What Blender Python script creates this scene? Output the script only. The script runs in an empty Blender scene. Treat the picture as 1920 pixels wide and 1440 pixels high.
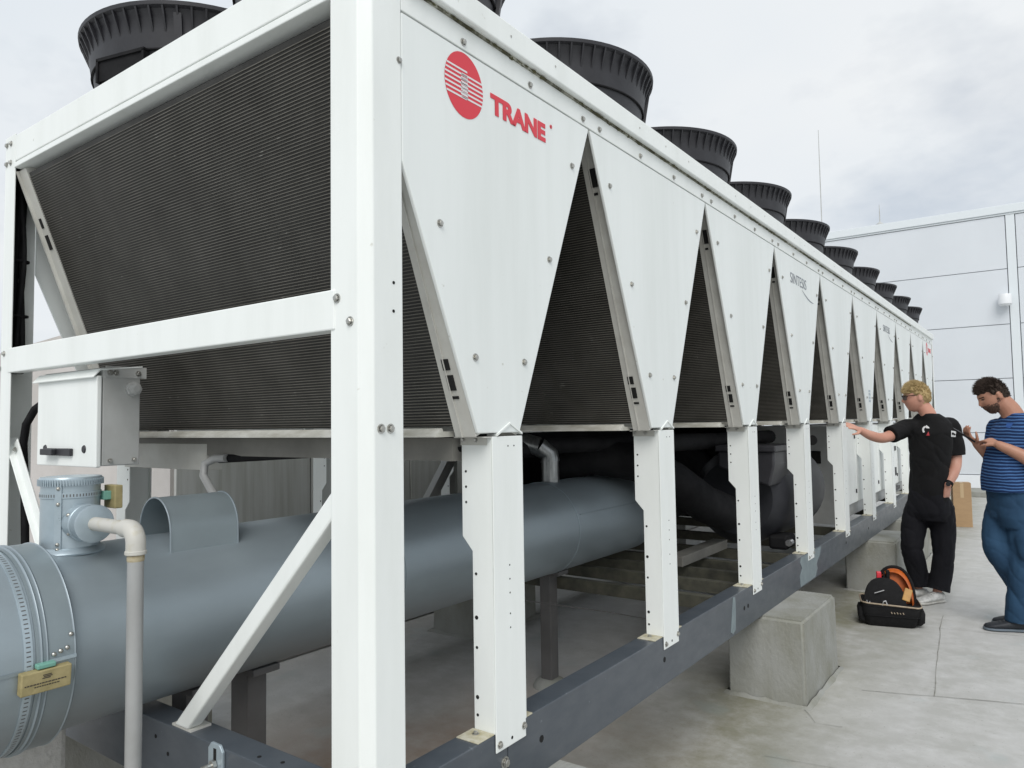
import bpy, bmesh, math, random
from mathutils import Vector, Matrix, noise, Quaternion
from mathutils.bvhtree import BVHTree
random.seed(7)
S = bpy.context.scene
col = S.collection
R_ = math.radians

# ------------------------------------------------------------------ camera
CAM = Vector((1.28457592, -1.18064454, 1.51383524))
RT = Vector((0.80811788, 0.58882787, -0.01507434))
UP = Vector((0.04401314, -0.0348442, 0.99842312))
FW = Vector((-0.58737411, 0.80750704, 0.05407439))
FPX = 1366.8151
cam_d = bpy.data.cameras.new('camera'); cam = bpy.data.objects.new('camera', cam_d); col.objects.link(cam)
cam.matrix_world = Matrix(((RT.x, UP.x, -FW.x, CAM.x), (RT.y, UP.y, -FW.y, CAM.y), (RT.z, UP.z, -FW.z, CAM.z), (0, 0, 0, 1)))
cam_d.sensor_width = 36.0; cam_d.lens = 36.0 * FPX / 1920.0
cam_d.clip_start = 0.05; cam_d.clip_end = 600
S.camera = cam

# ------------------------------------------------------------------ sky, sun, exposure
SUN_EL, SUN_AZ = R_(46), R_(150)      # azimuth clockwise from +Y
w = bpy.data.worlds.new('World'); S.world = w; w.use_nodes = True
nt = w.node_tree; nt.nodes.clear()
def N(t, **k):
    n = nt.nodes.new(t)
    for a, b in k.items(): setattr(n, a, b)
    return n
out = N('ShaderNodeOutputWorld'); bg = N('ShaderNodeBackground')
sky = N('ShaderNodeTexSky', sky_type='NISHITA', sun_disc=False, sun_elevation=SUN_EL, sun_rotation=SUN_AZ)
sk_s = N('ShaderNodeVectorMath', operation='SCALE'); sk_s.inputs['Scale'].default_value = 0.10
tc = N('ShaderNodeTexCoord'); sep = N('ShaderNodeSeparateXYZ')
zc = N('ShaderNodeMath', operation='MAXIMUM'); zc.inputs[1].default_value = 0.0
za = N('ShaderNodeMath', operation='ADD'); za.inputs[1].default_value = 0.35
dv = N('ShaderNodeVectorMath', operation='DIVIDE'); cb = N('ShaderNodeCombineXYZ')
n1 = N('ShaderNodeTexNoise'); n1.inputs['Scale'].default_value = 1.9; n1.inputs['Detail'].default_value = 6; n1.inputs['Roughness'].default_value = 0.55
r1 = N('ShaderNodeValToRGB'); r1.color_ramp.elements[0].position = 0.30; r1.color_ramp.elements[1].position = 0.52
r1.color_ramp.elements[0].color = (.55, .55, .55, 1); r1.color_ramp.elements[1].color = (1, 1, 1, 1)
n2 = N('ShaderNodeTexNoise'); n2.inputs['Scale'].default_value = 1.1; n2.inputs['Detail'].default_value = 5
r2 = N('ShaderNodeValToRGB'); r2.color_ramp.elements[0].position = 0.33; r2.color_ramp.elements[1].position = 0.68
r2.color_ramp.elements[0].color = (.86, .925, .99, 1); r2.color_ramp.elements[1].color = (.99, 1.02, 1.045, 1)
mx = N('ShaderNodeMix', data_type='RGBA')
L = nt.links.new
L(tc.outputs['Generated'], sep.inputs[0]); L(sep.outputs['Z'], zc.inputs[0]); L(zc.outputs[0], za.inputs[0])
for i in range(3): L(za.outputs[0], cb.inputs[i])
L(tc.outputs['Generated'], dv.inputs[0]); L(cb.outputs[0], dv.inputs[1])
L(dv.outputs[0], n1.inputs['Vector']); L(dv.outputs[0], n2.inputs['Vector'])
L(n1.outputs['Fac'], r1.inputs[0]); L(n2.outputs['Fac'], r2.inputs[0])
L(sky.outputs[0], sk_s.inputs[0])
L(r1.outputs[0], mx.inputs['Factor']); L(sk_s.outputs[0], mx.inputs['A']); L(r2.outputs[0], mx.inputs['B'])
L(mx.outputs['Result'], bg.inputs['Color']); bg.inputs['Strength'].default_value = 0.655
L(bg.outputs[0], out.inputs['Surface'])
sd = bpy.data.lights.new('sun', 'SUN'); sd.energy = 1.5; sd.angle = R_(38); sd.color = (1.0, .97, .93)
sun = bpy.data.objects.new('sun', sd); col.objects.link(sun)
sdir = Vector((math.sin(SUN_AZ) * math.cos(SUN_EL), math.cos(SUN_AZ) * math.cos(SUN_EL), math.sin(SUN_EL)))
sun.rotation_euler = sdir.to_track_quat('Z', 'Y').to_euler(); sun.location = (0, -5, 12)
S.view_settings.view_transform = 'Standard'; S.view_settings.look = 'None'
S.view_settings.exposure = 0.42; S.view_settings.gamma = 1.0

# ------------------------------------------------------------------ materials
def srgb(*c): return tuple(((v / 255) / 12.92 if v / 255 <= .04045 else ((v / 255 + .055) / 1.055) ** 2.4) for v in c)
def mat(name, base, rough=.5, metal=0.0, var=None, vs=3.0, stretch=(1, 1, 1), bump=0.0, bs=60.0, lo=.35, hi=.65, detail=6, rvar=0.0, spec=.5, speck=None):
    m = bpy.data.materials.new(name); m.use_nodes = True; t = m.node_tree; b = t.nodes['Principled BSDF']
    b.inputs['Base Color'].default_value = (*base, 1); b.inputs['Roughness'].default_value = rough
    b.inputs['Metallic'].default_value = metal; b.inputs['Specular IOR Level'].default_value = spec
    co = t.nodes.new('ShaderNodeTexCoord'); mp = t.nodes.new('ShaderNodeMapping'); mp.inputs['Scale'].default_value = stretch
    t.links.new(co.outputs['Object'], mp.inputs[0])
    cur = None
    if var is not None:
        n = t.nodes.new('ShaderNodeTexNoise'); n.inputs['Scale'].default_value = vs; n.inputs['Detail'].default_value = detail; n.inputs['Roughness'].default_value = .6
        r = t.nodes.new('ShaderNodeValToRGB'); r.color_ramp.elements[0].position = lo; r.color_ramp.elements[1].position = hi
        r.color_ramp.elements[0].color = (*var, 1); r.color_ramp.elements[1].color = (*base, 1)
        t.links.new(mp.outputs[0], n.inputs['Vector']); t.links.new(n.outputs['Fac'], r.inputs[0]); cur = r.outputs[0]
        if rvar:
            mr = t.nodes.new('ShaderNodeMapRange'); mr.inputs['To Min'].default_value = rough - rvar; mr.inputs['To Max'].default_value = rough + rvar
            t.links.new(n.outputs['Fac'], mr.inputs[0]); t.links.new(mr.outputs[0], b.inputs['Roughness'])
    if speck is not None:
        sc, pos, c2 = speck
        n = t.nodes.new('ShaderNodeTexNoise'); n.inputs['Scale'].default_value = sc; n.inputs['Detail'].default_value = 3
        r = t.nodes.new('ShaderNodeValToRGB'); r.color_ramp.elements[0].position = pos; r.color_ramp.elements[1].position = pos + .06
        r.color_ramp.elements[0].color = (0, 0, 0, 1); r.color_ramp.elements[1].color = (1, 1, 1, 1)
        x = t.nodes.new('ShaderNodeMix'); x.data_type = 'RGBA'; x.inputs['A'].default_value = (*base, 1); x.inputs['B'].default_value = (*c2, 1)
        t.links.new(co.outputs['Object'], n.inputs['Vector']); t.links.new(n.outputs['Fac'], r.inputs[0]); t.links.new(r.outputs[0], x.inputs['Factor'])
        if cur: t.links.new(cur, x.inputs['A'])
        cur = x.outputs['Result']
    if cur: t.links.new(cur, b.inputs['Base Color'])
    if bump:
        n = t.nodes.new('ShaderNodeTexNoise'); n.inputs['Scale'].default_value = bs; n.inputs['Detail'].default_value = 4
        bp = t.nodes.new('ShaderNodeBump'); bp.inputs['Strength'].default_value = bump; bp.inputs['Distance'].default_value = .01
        t.links.new(mp.outputs[0], n.inputs['Vector']); t.links.new(n.outputs['Fac'], bp.inputs['Height']); t.links.new(bp.outputs[0], b.inputs['Normal'])
    return m
WHITE = (.83, .86, .84)
M = dict(
 white=mat('white_paint', WHITE, .42, var=(.77, .80, .775), vs=1.6, stretch=(4, 4, .7), lo=.28, hi=.55, bump=.02, bs=220, speck=(26, .72, (.62, .63, .58))),
 panel=mat('panel_paint', (.79, .825, .81), .42, var=(.72, .755, .735), vs=1.3, stretch=(3, 5, .5), lo=.25, hi=.6, bump=.03, bs=9, speck=(30, .73, (.56, .57, .52))),
 offwhite=mat('coil_frame_paint', (.60, .60, .56), .5, var=(.50, .49, .45), vs=6),
 dirty=mat('dirty_rail', (.66, .66, .61), .5, var=(.44, .43, .37), vs=9, stretch=(1, 1, 3)),
 greysteel=mat('grey_steel', (.50, .51, .50), .5, var=(.42, .425, .41), vs=5),
 fin=mat('coil_fin', (.017, .016, .0135), .6, var=(.045, .044, .040), vs=5, bump=.1, bs=400),
 tube=mat('coil_tube', (.145, .137, .118), .5, var=(.090, .085, .071), vs=3.2, stretch=(2, 2, 1), speck=(22, .68, (.23, .225, .2))),
 machine=mat('machine_grey', (.020, .021, .025), .5, spec=.3, var=(.030, .031, .036), vs=6, bump=.05, bs=30),
 black=mat('black_plastic', (.021, .021, .025), .5, var=(.029, .029, .034), vs=14, bump=.04, bs=150),
 rubber=mat('black_rubber', (.007, .007, .008), .75, spec=.18, var=(.014, .014, .015), vs=12, bump=.15, bs=40),
 dark=mat('dark_hole', (.006, .006, .006), .9),
 rail=mat('rail_paint', (.068, .081, .097), .33, var=(.085, .098, .113), vs=4, stretch=(2, 2, 5), bump=.03, bs=120, speck=(34, .72, (.15, .17, .19)), rvar=.10),
 clad=mat('pipe_jacket', (.335, .395, .43), .42, metal=.45, var=(.285, .335, .365), vs=2.2, stretch=(2, .8, 2), lo=.3, hi=.7, bump=.05, bs=5, rvar=.1, speck=(40, .74, (.33, .37, .39))),
 clad2=mat('pipe_jacket_lap', (.29, .345, .37), .42, metal=.45, var=(.25, .295, .315), vs=3),
 galv=mat('galvanised', (.42, .50, .55), .3, metal=.35, var=(.34, .41, .45), vs=9, bump=.04, bs=30, rvar=.1),
 bolt=mat('zinc_bolt', (.55, .55, .53), .3, metal=.8, var=(.35, .34, .30), vs=60),
 pvc=mat('grey_pvc', (.345, .352, .350), .4, var=(.30, .305, .30), vs=8, bump=.02, bs=90),
 pvcjoint=mat('pvc_elbow', (.52, .51, .47), .45, var=(.42, .38, .25), vs=16, lo=.3, hi=.5),
 glue=mat('joint_glue', (.32, .24, .12), .6, var=(.45, .40, .28), vs=40),
 tag=mat('yellowed_tag', (.40, .335, .17), .6, var=(.29, .245, .115), vs=30, bump=.05),
 ink=mat('ink', (.06, .05, .04), .7),
 strapc=mat('green_clip', (.17, .38, .31), .5),
 steelpost=mat('support_steel', (.115, .112, .112), .5, var=(.09, .088, .086), vs=6),
 pier=mat('cement_pier', (.315, .32, .30), .85, var=(.225, .225, .185), vs=2.6, stretch=(1.4, 1.4, .9), lo=.32, hi=.6, bump=.35, bs=45, speck=(60, .66, (.30, .30, .27))),
 red=mat('logo_red', (.66, .035, .055), .4),
 logogrey=mat('logo_grey', (.20, .22, .25), .5),
 moss=mat('moss', (.10, .10, .045), .95, var=(.05, .047, .025), vs=80, bump=.5),
 shade_grime=mat('shade_grime', (.42, .42, .36), .9, var=(.06, .06, .035), vs=7, stretch=(1, 3, 1), lo=.42, hi=.66),
 sandwich=mat('sandwich_panel', (.665, .70, .735), .42, var=(.64, .675, .71), vs=1.2, bump=.01, bs=40),
 coping=mat('coping_white', (.70, .745, .77), .4),
 seal=mat('joint_seal', (.46, .48, .50), .7),
 base_strip=mat('base_strip', (.80, .83, .86), .5),
 beige=mat('beige_render', (.56, .53, .51), .8, var=(.48, .455, .43), vs=2.5, bump=.1, bs=80),
 greyclad=mat('weathered_cladding', (.56, .57, .55), .6, var=(.42, .425, .39), vs=3.0, stretch=(1, 7, .35), lo=.3, hi=.6, bump=.05, bs=30),
 card=mat('cardboard', (.42, .28, .155), .8, var=(.37, .245, .135), vs=6, stretch=(1, 1, 3)),
 tape=mat('packing_tape', (.50, .37, .22), .35),
 skin1=mat('skin_fair', (.56, .30, .22), .5, var=(.52, .25, .18), vs=9, bump=.03, bs=120),
 skin2=mat('skin_tan', (.43, .22, .145), .5, var=(.38, .18, .12), vs=9, bump=.03, bs=120),
 blond=mat('blond_hair', (.52, .40, .21), .7, var=(.38, .28, .13), vs=70, stretch=(1, 1, .3), bump=.15, bs=160, spec=.25),
 brown=mat('dark_brown_hair', (.035, .025, .020), .8, var=(.055, .040, .032), vs=60, bump=.15, bs=160, spec=.2),
 beard=mat('beard', (.05, .03, .02), .7, var=(.12, .06, .04), vs=90, bump=.5, bs=200),
 eye=mat('eye_dark', (.03, .025, .022), .3), lips=mat('lips', (.45, .18, .15), .5),
 tee=mat('black_cotton', (.0075, .0075, .008), .9, var=(.011, .011, .012), vs=8, bump=.10, bs=22, spec=.25),
 trousers=mat('black_trousers', (.006, .006, .009), .85, var=(.009, .009, .012), vs=9, bump=.12, bs=24, spec=.25),
 workblue=mat('blue_workwear', (.022, .062, .120), .85, var=(.016, .047, .095), vs=7, bump=.15, bs=24, spec=.3),
 navy=mat('navy_pad', (.012, .02, .04), .8, bump=.3, bs=20),
 shoe_w=mat('white_trainer', (.66, .66, .64), .5, var=(.45, .45, .43), vs=30, bump=.1, bs=60),
 shoe_k=mat('dark_shoe', (.015, .018, .024), .6, bump=.2, bs=60),
 sole=mat('grey_sole', (.12, .15, .18), .6),
 solew=mat('white_sole', (.55, .55, .52), .6, var=(.38, .37, .34), vs=30),
 canvas=mat('bag_canvas', (.006, .006, .0065), .85, spec=.3, var=(.010, .010, .011), vs=30, bump=.3, bs=160),
 orange=mat('orange_lining', (.62, .14, .015), .5, var=(.42, .085, .012), vs=14, bump=.3, bs=20),
 tan=mat('tan_piping', (.42, .34, .25), .7, var=(.30, .24, .17), vs=50),
 tanflap=mat('tan_leather', (.50, .28, .08), .6, var=(.40, .22, .07), vs=20),
 steel=mat('bright_steel', (.65, .65, .66), .25, metal=.9),
 screen=mat('phone_black', (.008, .008, .01), .45),
 lens=mat('lens', (.16, .13, .12), .1),
 whitepl=mat('white_plastic', (.78, .80, .82), .35),
 primer=mat('primer_patch', (.215, .265, .28), .5, var=(.17, .21, .225), vs=12),
 prints=mat('white_print', (.72, .72, .72), .7), printr=mat('red_print', (.42, .04, .05), .7),
 logoblue=mat('blue_print', (.025, .09, .30), .7),
)
# striped cloth: bands every 19 mm of height
m = mat('striped_cotton', (.014, .035, .105), .9, bump=.10, bs=22, spec=.25); M['stripe'] = m
t = m.node_tree; b = t.nodes['Principled BSDF']; co = t.nodes.new('ShaderNodeTexCoord'); sx = t.nodes.new('ShaderNodeSeparateXYZ')
nz = t.nodes.new('ShaderNodeTexNoise'); nz.inputs['Scale'].default_value = 5; ad = t.nodes.new('ShaderNodeMath'); ad.operation = 'MULTIPLY_ADD'; ad.inputs[1].default_value = .03
ml = t.nodes.new('ShaderNodeMath'); ml.operation = 'MULTIPLY'; ml.inputs[1].default_value = 46.0
fr = t.nodes.new('ShaderNodeMath'); fr.operation = 'FRACT'; rp = t.nodes.new('ShaderNodeValToRGB'); rp.color_ramp.interpolation = 'CONSTANT'
rp.color_ramp.elements[0].color = (.010, .026, .085, 1); rp.color_ramp.elements[1].position = .60; rp.color_ramp.elements[1].color = (.060, .145, .33, 1)
t.links.new(co.outputs['Object'], sx.inputs[0]); t.links.new(co.outputs['Object'], nz.inputs['Vector'])
t.links.new(nz.outputs['Fac'], ad.inputs[0]); t.links.new(sx.outputs['Z'], ad.inputs[2]); t.links.new(ad.outputs[0], ml.inputs[0])
t.links.new(ml.outputs[0], fr.inputs[0]); t.links.new(fr.outputs[0], rp.inputs[0]); t.links.new(rp.outputs[0], b.inputs['Base Color'])

# roof floor: pale screed, algae near the unit, brown stain and painted-in shade under its end
m = bpy.data.materials.new('roof_screed'); m.use_nodes = True; M['floor'] = m
t = m.node_tree; b = t.nodes['Principled BSDF']; b.inputs['Roughness'].default_value = .75
co = t.nodes.new('ShaderNodeTexCoord')
def nz_(sc, det=6, ro=.6):
    n = t.nodes.new('ShaderNodeTexNoise'); n.inputs['Scale'].default_value = sc; n.inputs['Detail'].default_value = det; n.inputs['Roughness'].default_value = ro
    t.links.new(co.outputs['Object'], n.inputs['Vector']); return n
def ramp(src, p0, p1, c0=(0, 0, 0, 1), c1=(1, 1, 1, 1)):
    r = t.nodes.new('ShaderNodeValToRGB'); r.color_ramp.elements[0].position = p0; r.color_ramp.elements[1].position = p1
    r.color_ramp.elements[0].color = c0; r.color_ramp.elements[1].color = c1; t.links.new(src, r.inputs[0]); return r
def mixc(f, a, bb):
    x = t.nodes.new('ShaderNodeMix'); x.data_type = 'RGBA'
    t.links.new(f, x.inputs['Factor'])
    for s_, v in (('A', a), ('B', bb)):
        if isinstance(v, tuple): x.inputs[s_].default_value = v
        else: t.links.new(v, x.inputs[s_])
    return x.outputs['Result']
def mth(op, a, bb):
    x = t.nodes.new('ShaderNodeMath'); x.operation = op
    for i, v in enumerate((a, bb)):
        if isinstance(v, (int, float)): x.inputs[i].default_value = v
        else: t.links.new(v, x.inputs[i])
    return x.outputs[0]
big = nz_(.9); fine = nz_(7, 8, .65); grit = nz_(90, 3)
base = ramp(big.outputs['Fac'], .32, .66, (.40, .40, .375, 1), (.50, .50, .49, 1))
c = mixc(ramp(fine.outputs['Fac'], .42, .70).outputs[0], base.outputs[0], (.55, .55, .54, 1))
sx = t.nodes.new('ShaderNodeSeparateXYZ'); t.links.new(co.outputs['Object'], sx.inputs[0])
def band(o, c0, wd):   # 1 at centre, 0 at wd away
    return mth('MAXIMUM', mth('SUBTRACT', 1.0, mth('DIVIDE', mth('ABSOLUTE', mth('SUBTRACT', o, c0), 0), wd)), 0)
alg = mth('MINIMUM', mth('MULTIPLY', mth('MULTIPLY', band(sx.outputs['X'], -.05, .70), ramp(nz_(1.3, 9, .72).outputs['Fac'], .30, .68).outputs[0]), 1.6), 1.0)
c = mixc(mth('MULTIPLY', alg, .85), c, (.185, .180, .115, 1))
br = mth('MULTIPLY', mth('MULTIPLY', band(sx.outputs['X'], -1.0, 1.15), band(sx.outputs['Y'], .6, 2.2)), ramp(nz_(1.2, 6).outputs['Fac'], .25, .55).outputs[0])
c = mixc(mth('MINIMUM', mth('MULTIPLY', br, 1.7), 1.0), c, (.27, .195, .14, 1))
pat = ramp(nz_(2.6, 4, .5).outputs['Fac'], .60, .68)
c = mixc(mth('MULTIPLY', pat.outputs[0], .30), c, (.36, .42, .42, 1))
c = mixc(mth('MULTIPLY', ramp(nz_(55, 2).outputs['Fac'], .66, .72).outputs[0], .45), c, (.20, .19, .16, 1))
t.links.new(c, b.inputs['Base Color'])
bp = t.nodes.new('ShaderNodeBump'); bp.inputs['Strength'].default_value = .4; bp.inputs['Distance'].default_value = .008
t.links.new(mth('ADD', fine.outputs['Fac'], mth('MULTIPLY', grit.outputs['Fac'], .3)), bp.inputs['Height']); t.links.new(bp.outputs[0], b.inputs['Normal'])

# ------------------------------------------------------------------ mesh helpers
class MB:
    def __init__(s): s.v = []; s.f = []; s.m = []; s.cur = 0
    def add(s, vs, fs):
        o = len(s.v); s.v += [tuple(q) for q in vs]; s.f += [[i + o for i in f] for f in fs]; s.m += [s.cur] * len(fs); return s
    def box(s, x0, x1, y0, y1, z0, z1):
        return s.add([(x0, y0, z0), (x1, y0, z0), (x1, y1, z0), (x0, y1, z0), (x0, y0, z1), (x1, y0, z1), (x1, y1, z1), (x0, y1, z1)],
                     [(3, 2, 1, 0), (4, 5, 6, 7), (0, 1, 5, 4), (1, 2, 6, 5), (2, 3, 7, 6), (3, 0, 4, 7)])
    def prism(s, poly, ax, a, b):      # poly in the two other axes (cyclic order), extruded on ax from a to b
        n = len(poly)
        def P(p, h): return {0: (h, p[0], p[1]), 1: (p[0], h, p[1]), 2: (p[0], p[1], h)}[ax]
        return s.add([P(p, a) for p in poly] + [P(p, b) for p in poly],
                     [list(range(n))[::-1], list(range(n, 2 * n))] + [(i, (i + 1) % n, (i + 1) % n + n, i + n) for i in range(n)])
    def tube(s, path, rad, seg=14, caps=True, flat=1.0, upv=None):
        path = [Vector(p) for p in path]; n = len(path)
        rad = [rad] * n if isinstance(rad, (int, float)) else rad
        t0 = (path[1] - path[0]).normalized()
        u = Vector(upv) if upv else (Vector((0, 0, 1)) if abs(t0.z) < .9 else Vector((1, 0, 0)))
        u = (u - t0 * u.dot(t0)).normalized(); vs = []; fs = []
        for i, p in enumerate(path):
            a = path[i] - path[i - 1] if i else path[1] - path[0]; bb = path[i + 1] - path[i] if i < n - 1 else a
            tt = (a.normalized() + bb.normalized()).normalized()
            u = (u - tt * u.dot(tt)).normalized(); q = tt.cross(u)
            for k in range(seg):
                an = 2 * math.pi * k / seg; vs.append(p + (u * math.cos(an) + q * math.sin(an) * flat) * rad[i])
        for i in range(n - 1):
            for k in range(seg):
                k2 = (k + 1) % seg; fs.append((i * seg + k, i * seg + k2, (i + 1) * seg + k2, (i + 1) * seg + k))
        if caps: fs += [list(range(seg))[::-1], list(range((n - 1) * seg, n * seg))]
        return s.add(vs, fs)
    def lathe(s, prof, seg=32, ax=2, c=(0, 0, 0), a0=0.0, a1=2 * math.pi, close=True):
        full = abs(a1 - a0 - 2 * math.pi) < 1e-6; n = len(prof); vs = []; fs = []; K = seg if full else seg + 1
        for k in range(K):
            an = a0 + (a1 - a0) * k / seg
            for r, h in prof:
                p = {2: (r * math.cos(an), r * math.sin(an), h), 1: (r * math.cos(an), h, r * math.sin(an)), 0: (h, r * math.cos(an), r * math.sin(an))}[ax]
                vs.append((p[0] + c[0], p[1] + c[1], p[2] + c[2]))
        for k in range(seg):
            k2 = (k + 1) % K
            for i in range(n - 1): fs.append((k * n + i, k2 * n + i, k2 * n + i + 1, k * n + i + 1))
        return s.add(vs, fs)
    def sphere(s, c, r, seg=12, rings=8, M3=None):
        c = Vector(c); r = (r, r, r) if isinstance(r, (int, float)) else r; vs = []; fs = []
        for i in range(rings + 1):
            ph = math.pi * i / rings
            for k in range(seg):
                an = 2 * math.pi * k / seg; d = Vector((r[0] * math.sin(ph) * math.cos(an), r[1] * math.sin(ph) * math.sin(an), r[2] * math.cos(ph)))
                vs.append(c + (M3 @ d if M3 else d))
        for i in range(rings):
            for k in range(seg):
                k2 = (k + 1) % seg; fs.append((i * seg + k, (i + 1) * seg + k, (i + 1) * seg + k2, i * seg + k2))
        return s.add(vs, fs)
    def bar(s, a, b, w_, h_, up=(0, 0, 1)):      # box beam from a to b
        a = Vector(a); b = Vector(b); t_ = (b - a).normalized(); u = Vector(up); u = (u - t_ * u.dot(t_)).normalized(); q = t_.cross(u)
        vs = [p + q * sx_ * w_ / 2 + u * sz * h_ / 2 for p in (a, b) for sx_, sz in ((-1, -1), (1, -1), (1, 1), (-1, 1))]
        return s.add(vs, [(0, 1, 2, 3), (7, 6, 5, 4), (0, 4, 5, 1), (1, 5, 6, 2), (2, 6, 7, 3), (3, 7, 4, 0)])
    def mesh(s, name, mats, smooth=None):
        me = bpy.data.meshes.new(name); me.from_pydata(s.v, [], s.f)
        bm = bmesh.new(); bm.from_mesh(me); bmesh.ops.remove_doubles(bm, verts=bm.verts, dist=1e-6)
        bmesh.ops.recalc_face_normals(bm, faces=bm.faces); bm.to_mesh(me) if not any(s.m) else None
        bm.free()
        if any(s.m):
            bm = bmesh.new(); bm.from_mesh(me); bmesh.ops.recalc_face_normals(bm, faces=bm.faces); bm.to_mesh(me); bm.free()
            me.polygons.foreach_set('material_index', s.m)
        for q in (mats if isinstance(mats, (list, tuple)) else [mats]): me.materials.append(q)
        if smooth is not None:
            me.polygons.foreach_set('use_smooth', [True] * len(me.polygons))
            if smooth < 179: me.set_sharp_from_angle(angle=R_(smooth))
        return me
W = {}
def place(name, me, parent=None, mw=None, bevel=0, **props):
    o = bpy.data.objects.new(name, me); col.objects.link(o)
    mw = mw if mw is not None else Matrix.Identity(4); W[o] = mw
    if parent: o.parent = parent; o.matrix_parent_inverse = W[parent].inverted()
    o.matrix_basis = mw
    if bevel:
        b_ = o.modifiers.new('bevel', 'BEVEL'); b_.width = bevel; b_.segments = 2; b_.limit_method = 'ANGLE'; b_.angle_limit = R_(40)
        b_.harden_normals = False
    for k, v in props.items(): o[k] = v
    return o
def thing(name, label, cat, loc, group=None, rz=0):
    o = place(name, None, None, Matrix.Translation(loc) @ Matrix.Rotation(rz, 4, 'Z')); o.empty_display_size = .2
    o['label'] = label; o['category'] = cat
    if group: o['group'] = group
    return o
def T(x, y, z): return Matrix.Translation((x, y, z))
def text_mesh(name, s_, size, m_, offset=0.0, shear=0.0, ext=.0006, xs=1.0, spacing=1.0):
    c_ = bpy.data.curves.new(name, 'FONT'); c_.body = s_; c_.size = size; c_.extrude = ext; c_.offset = offset; c_.shear = shear; c_.space_character = spacing
    o = bpy.data.objects.new(name, c_); col.objects.link(o); dg = bpy.context.evaluated_depsgraph_get()
    me = bpy.data.meshes.new_from_object(o.evaluated_get(dg)); bpy.data.objects.remove(o); bpy.data.curves.remove(c_)
    me.transform(Matrix.Diagonal((xs, 1, 1, 1))); me.materials.clear(); me.materials.append(m_); me.name = name
    return me
YZ = Matrix(((0, 0, 1, 0), (1, 0, 0, 0), (0, 1, 0, 0), (0, 0, 0, 1)))   # local x->+y, y->+z, normal->+x

# hex bolt with washer; axis +z
bb_ = MB(); bb_.lathe([(0, 0), (.0115, 0), (.0115, .002), (.008, .002)], 16)
bb_.lathe([(.0075, .002), (.0075, .0075), (.0062, .0085), (0, .0085)], 6)
ME_BOLT = bb_.mesh('bolt', M['bolt'])
TOX = Matrix.Rotation(R_(90), 4, 'Y'); TONY = Matrix.Rotation(R_(90), 4, 'X')
def bolt(parent, p, d='x', sc=1.0):
    return place('bolt', ME_BOLT, parent, T(*p) @ {'x': TOX, '-y': TONY, 'z': Matrix.Identity(4)}[d] @ Matrix.Rotation(random.random(), 4, 'Z') @ Matrix.Scale(sc, 4))

# ================================================================== SETTING
fl = MB(); fl.add([(-150, -100, 0), (150, -100, 0), (150, 200, 0), (-150, 200, 0)], [(0, 1, 2, 3)])
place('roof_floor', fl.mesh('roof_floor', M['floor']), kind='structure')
# hairline joints and cracks in the floor, thin strips on the sheet
def crack(pts, wd):
    mb = MB(); pts = [Vector((x, y, .004)) for x, y in pts]; fine_ = []
    for a, b_ in zip(pts, pts[1:]):
        k = max(2, int((b_ - a).length / .12))
        for i in range(k): fine_.append(a.lerp(b_, i / k) + Vector((random.uniform(-1, 1) * .004, random.uniform(-1, 1) * .004, 0)))
    fine_.append(pts[-1]); vs = []; fs = []
    for i, p in enumerate(fine_):
        d = (fine_[min(i + 1, len(fine_) - 1)] - fine_[max(i - 1, 0)]).normalized(); n = Vector((-d.y, d.x, 0)); ww = wd * random.uniform(.4, 1.2) / 2
        vs += [p + n * ww, p - n * ww]
        if i: fs.append((2 * i - 2, 2 * i - 1, 2 * i + 1, 2 * i))
    mb.add(vs, fs); return mb
M['crackm'] = mat('crack_dirt', (.16, .155, .13), .9, var=(.33, .33, .30), vs=9)
for pts, wd in (([(.74, 3.42), (.62, 4.9), (.60, 5.3)], .005), ([(.40, 3.30), (.74, 3.42), (1.35, 3.62)], .005),
                ([(.21, 2.84), (.30, 2.70), (.42, 2.72)], .004), ([(.62, 4.9), (1.2, 5.0), (2.6, 5.1)], .003), ([(-1.6, 1.25), (-.45, .9)], .006), ([(.2, 2.2), (1.1, 2.35)], .003)):
    place('floor_crack', crack(pts, wd).mesh('floor_crack', M['crackm']), kind='structure')

# ---- building with white sandwich panels, standing across the far end
YB = 16.0
bld = thing('plant_building', 'white sandwich panel building standing across the roof behind the chiller', 'building', (0, YB, 0))
k = MB(); k.box(-14, 14, YB + .06, YB + 12, 0, 5.48); place('wall_core', k.mesh('wall_core', M['seal']), bld)
zs = [.36, 1.19, 2.25, 3.31, 4.40, 5.46]; xs = [-14, -9.1, -4.15, .84]
def sp(x0, x1, z0, z1):
    k = MB(); k.box(x0 + .007, x1 - .007, YB, YB + .07, z0 + .006, z1 - .006); place('panel', k.mesh('panel', M['sandwich']), bld, bevel=.004)
for a, b_ in zip(zs, zs[1:]):
    for x0, x1 in ((-14, -9.1), (-8.94, -4.15), (-3.99, .84), (1.0, 5.8), (5.96, 11)): sp(x0, x1, a, b_)
for x0 in (-9.1, -4.15, .84, 5.8):
    k = MB(); k.box(x0 + .007, x0 + .153, YB - .012, YB + .06, .36, 5.46); place('joint_cover', k.mesh('joint_cover', M['coping']), bld, bevel=.003)
k = MB(); k.box(-14, 14, YB - .045, YB + .3, 5.50, 5.66); k.box(-14, 14, YB - .02, YB + .1, 5.462, 5.50); place('coping', k.mesh('coping', M['coping']), bld, bevel=.006)
k = MB(); k.box(-14, 14, YB - .03, YB + .06, .10, .352); place('base_strip', k.mesh('base_strip', M['base_strip']), bld, bevel=.004)
k = MB(); k.box(-14, 14, YB - .9, YB - .0, 0, .10); place('kerb_step', k.mesh('kerb_step', M['pier']), bld, bevel=.01)
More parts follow.
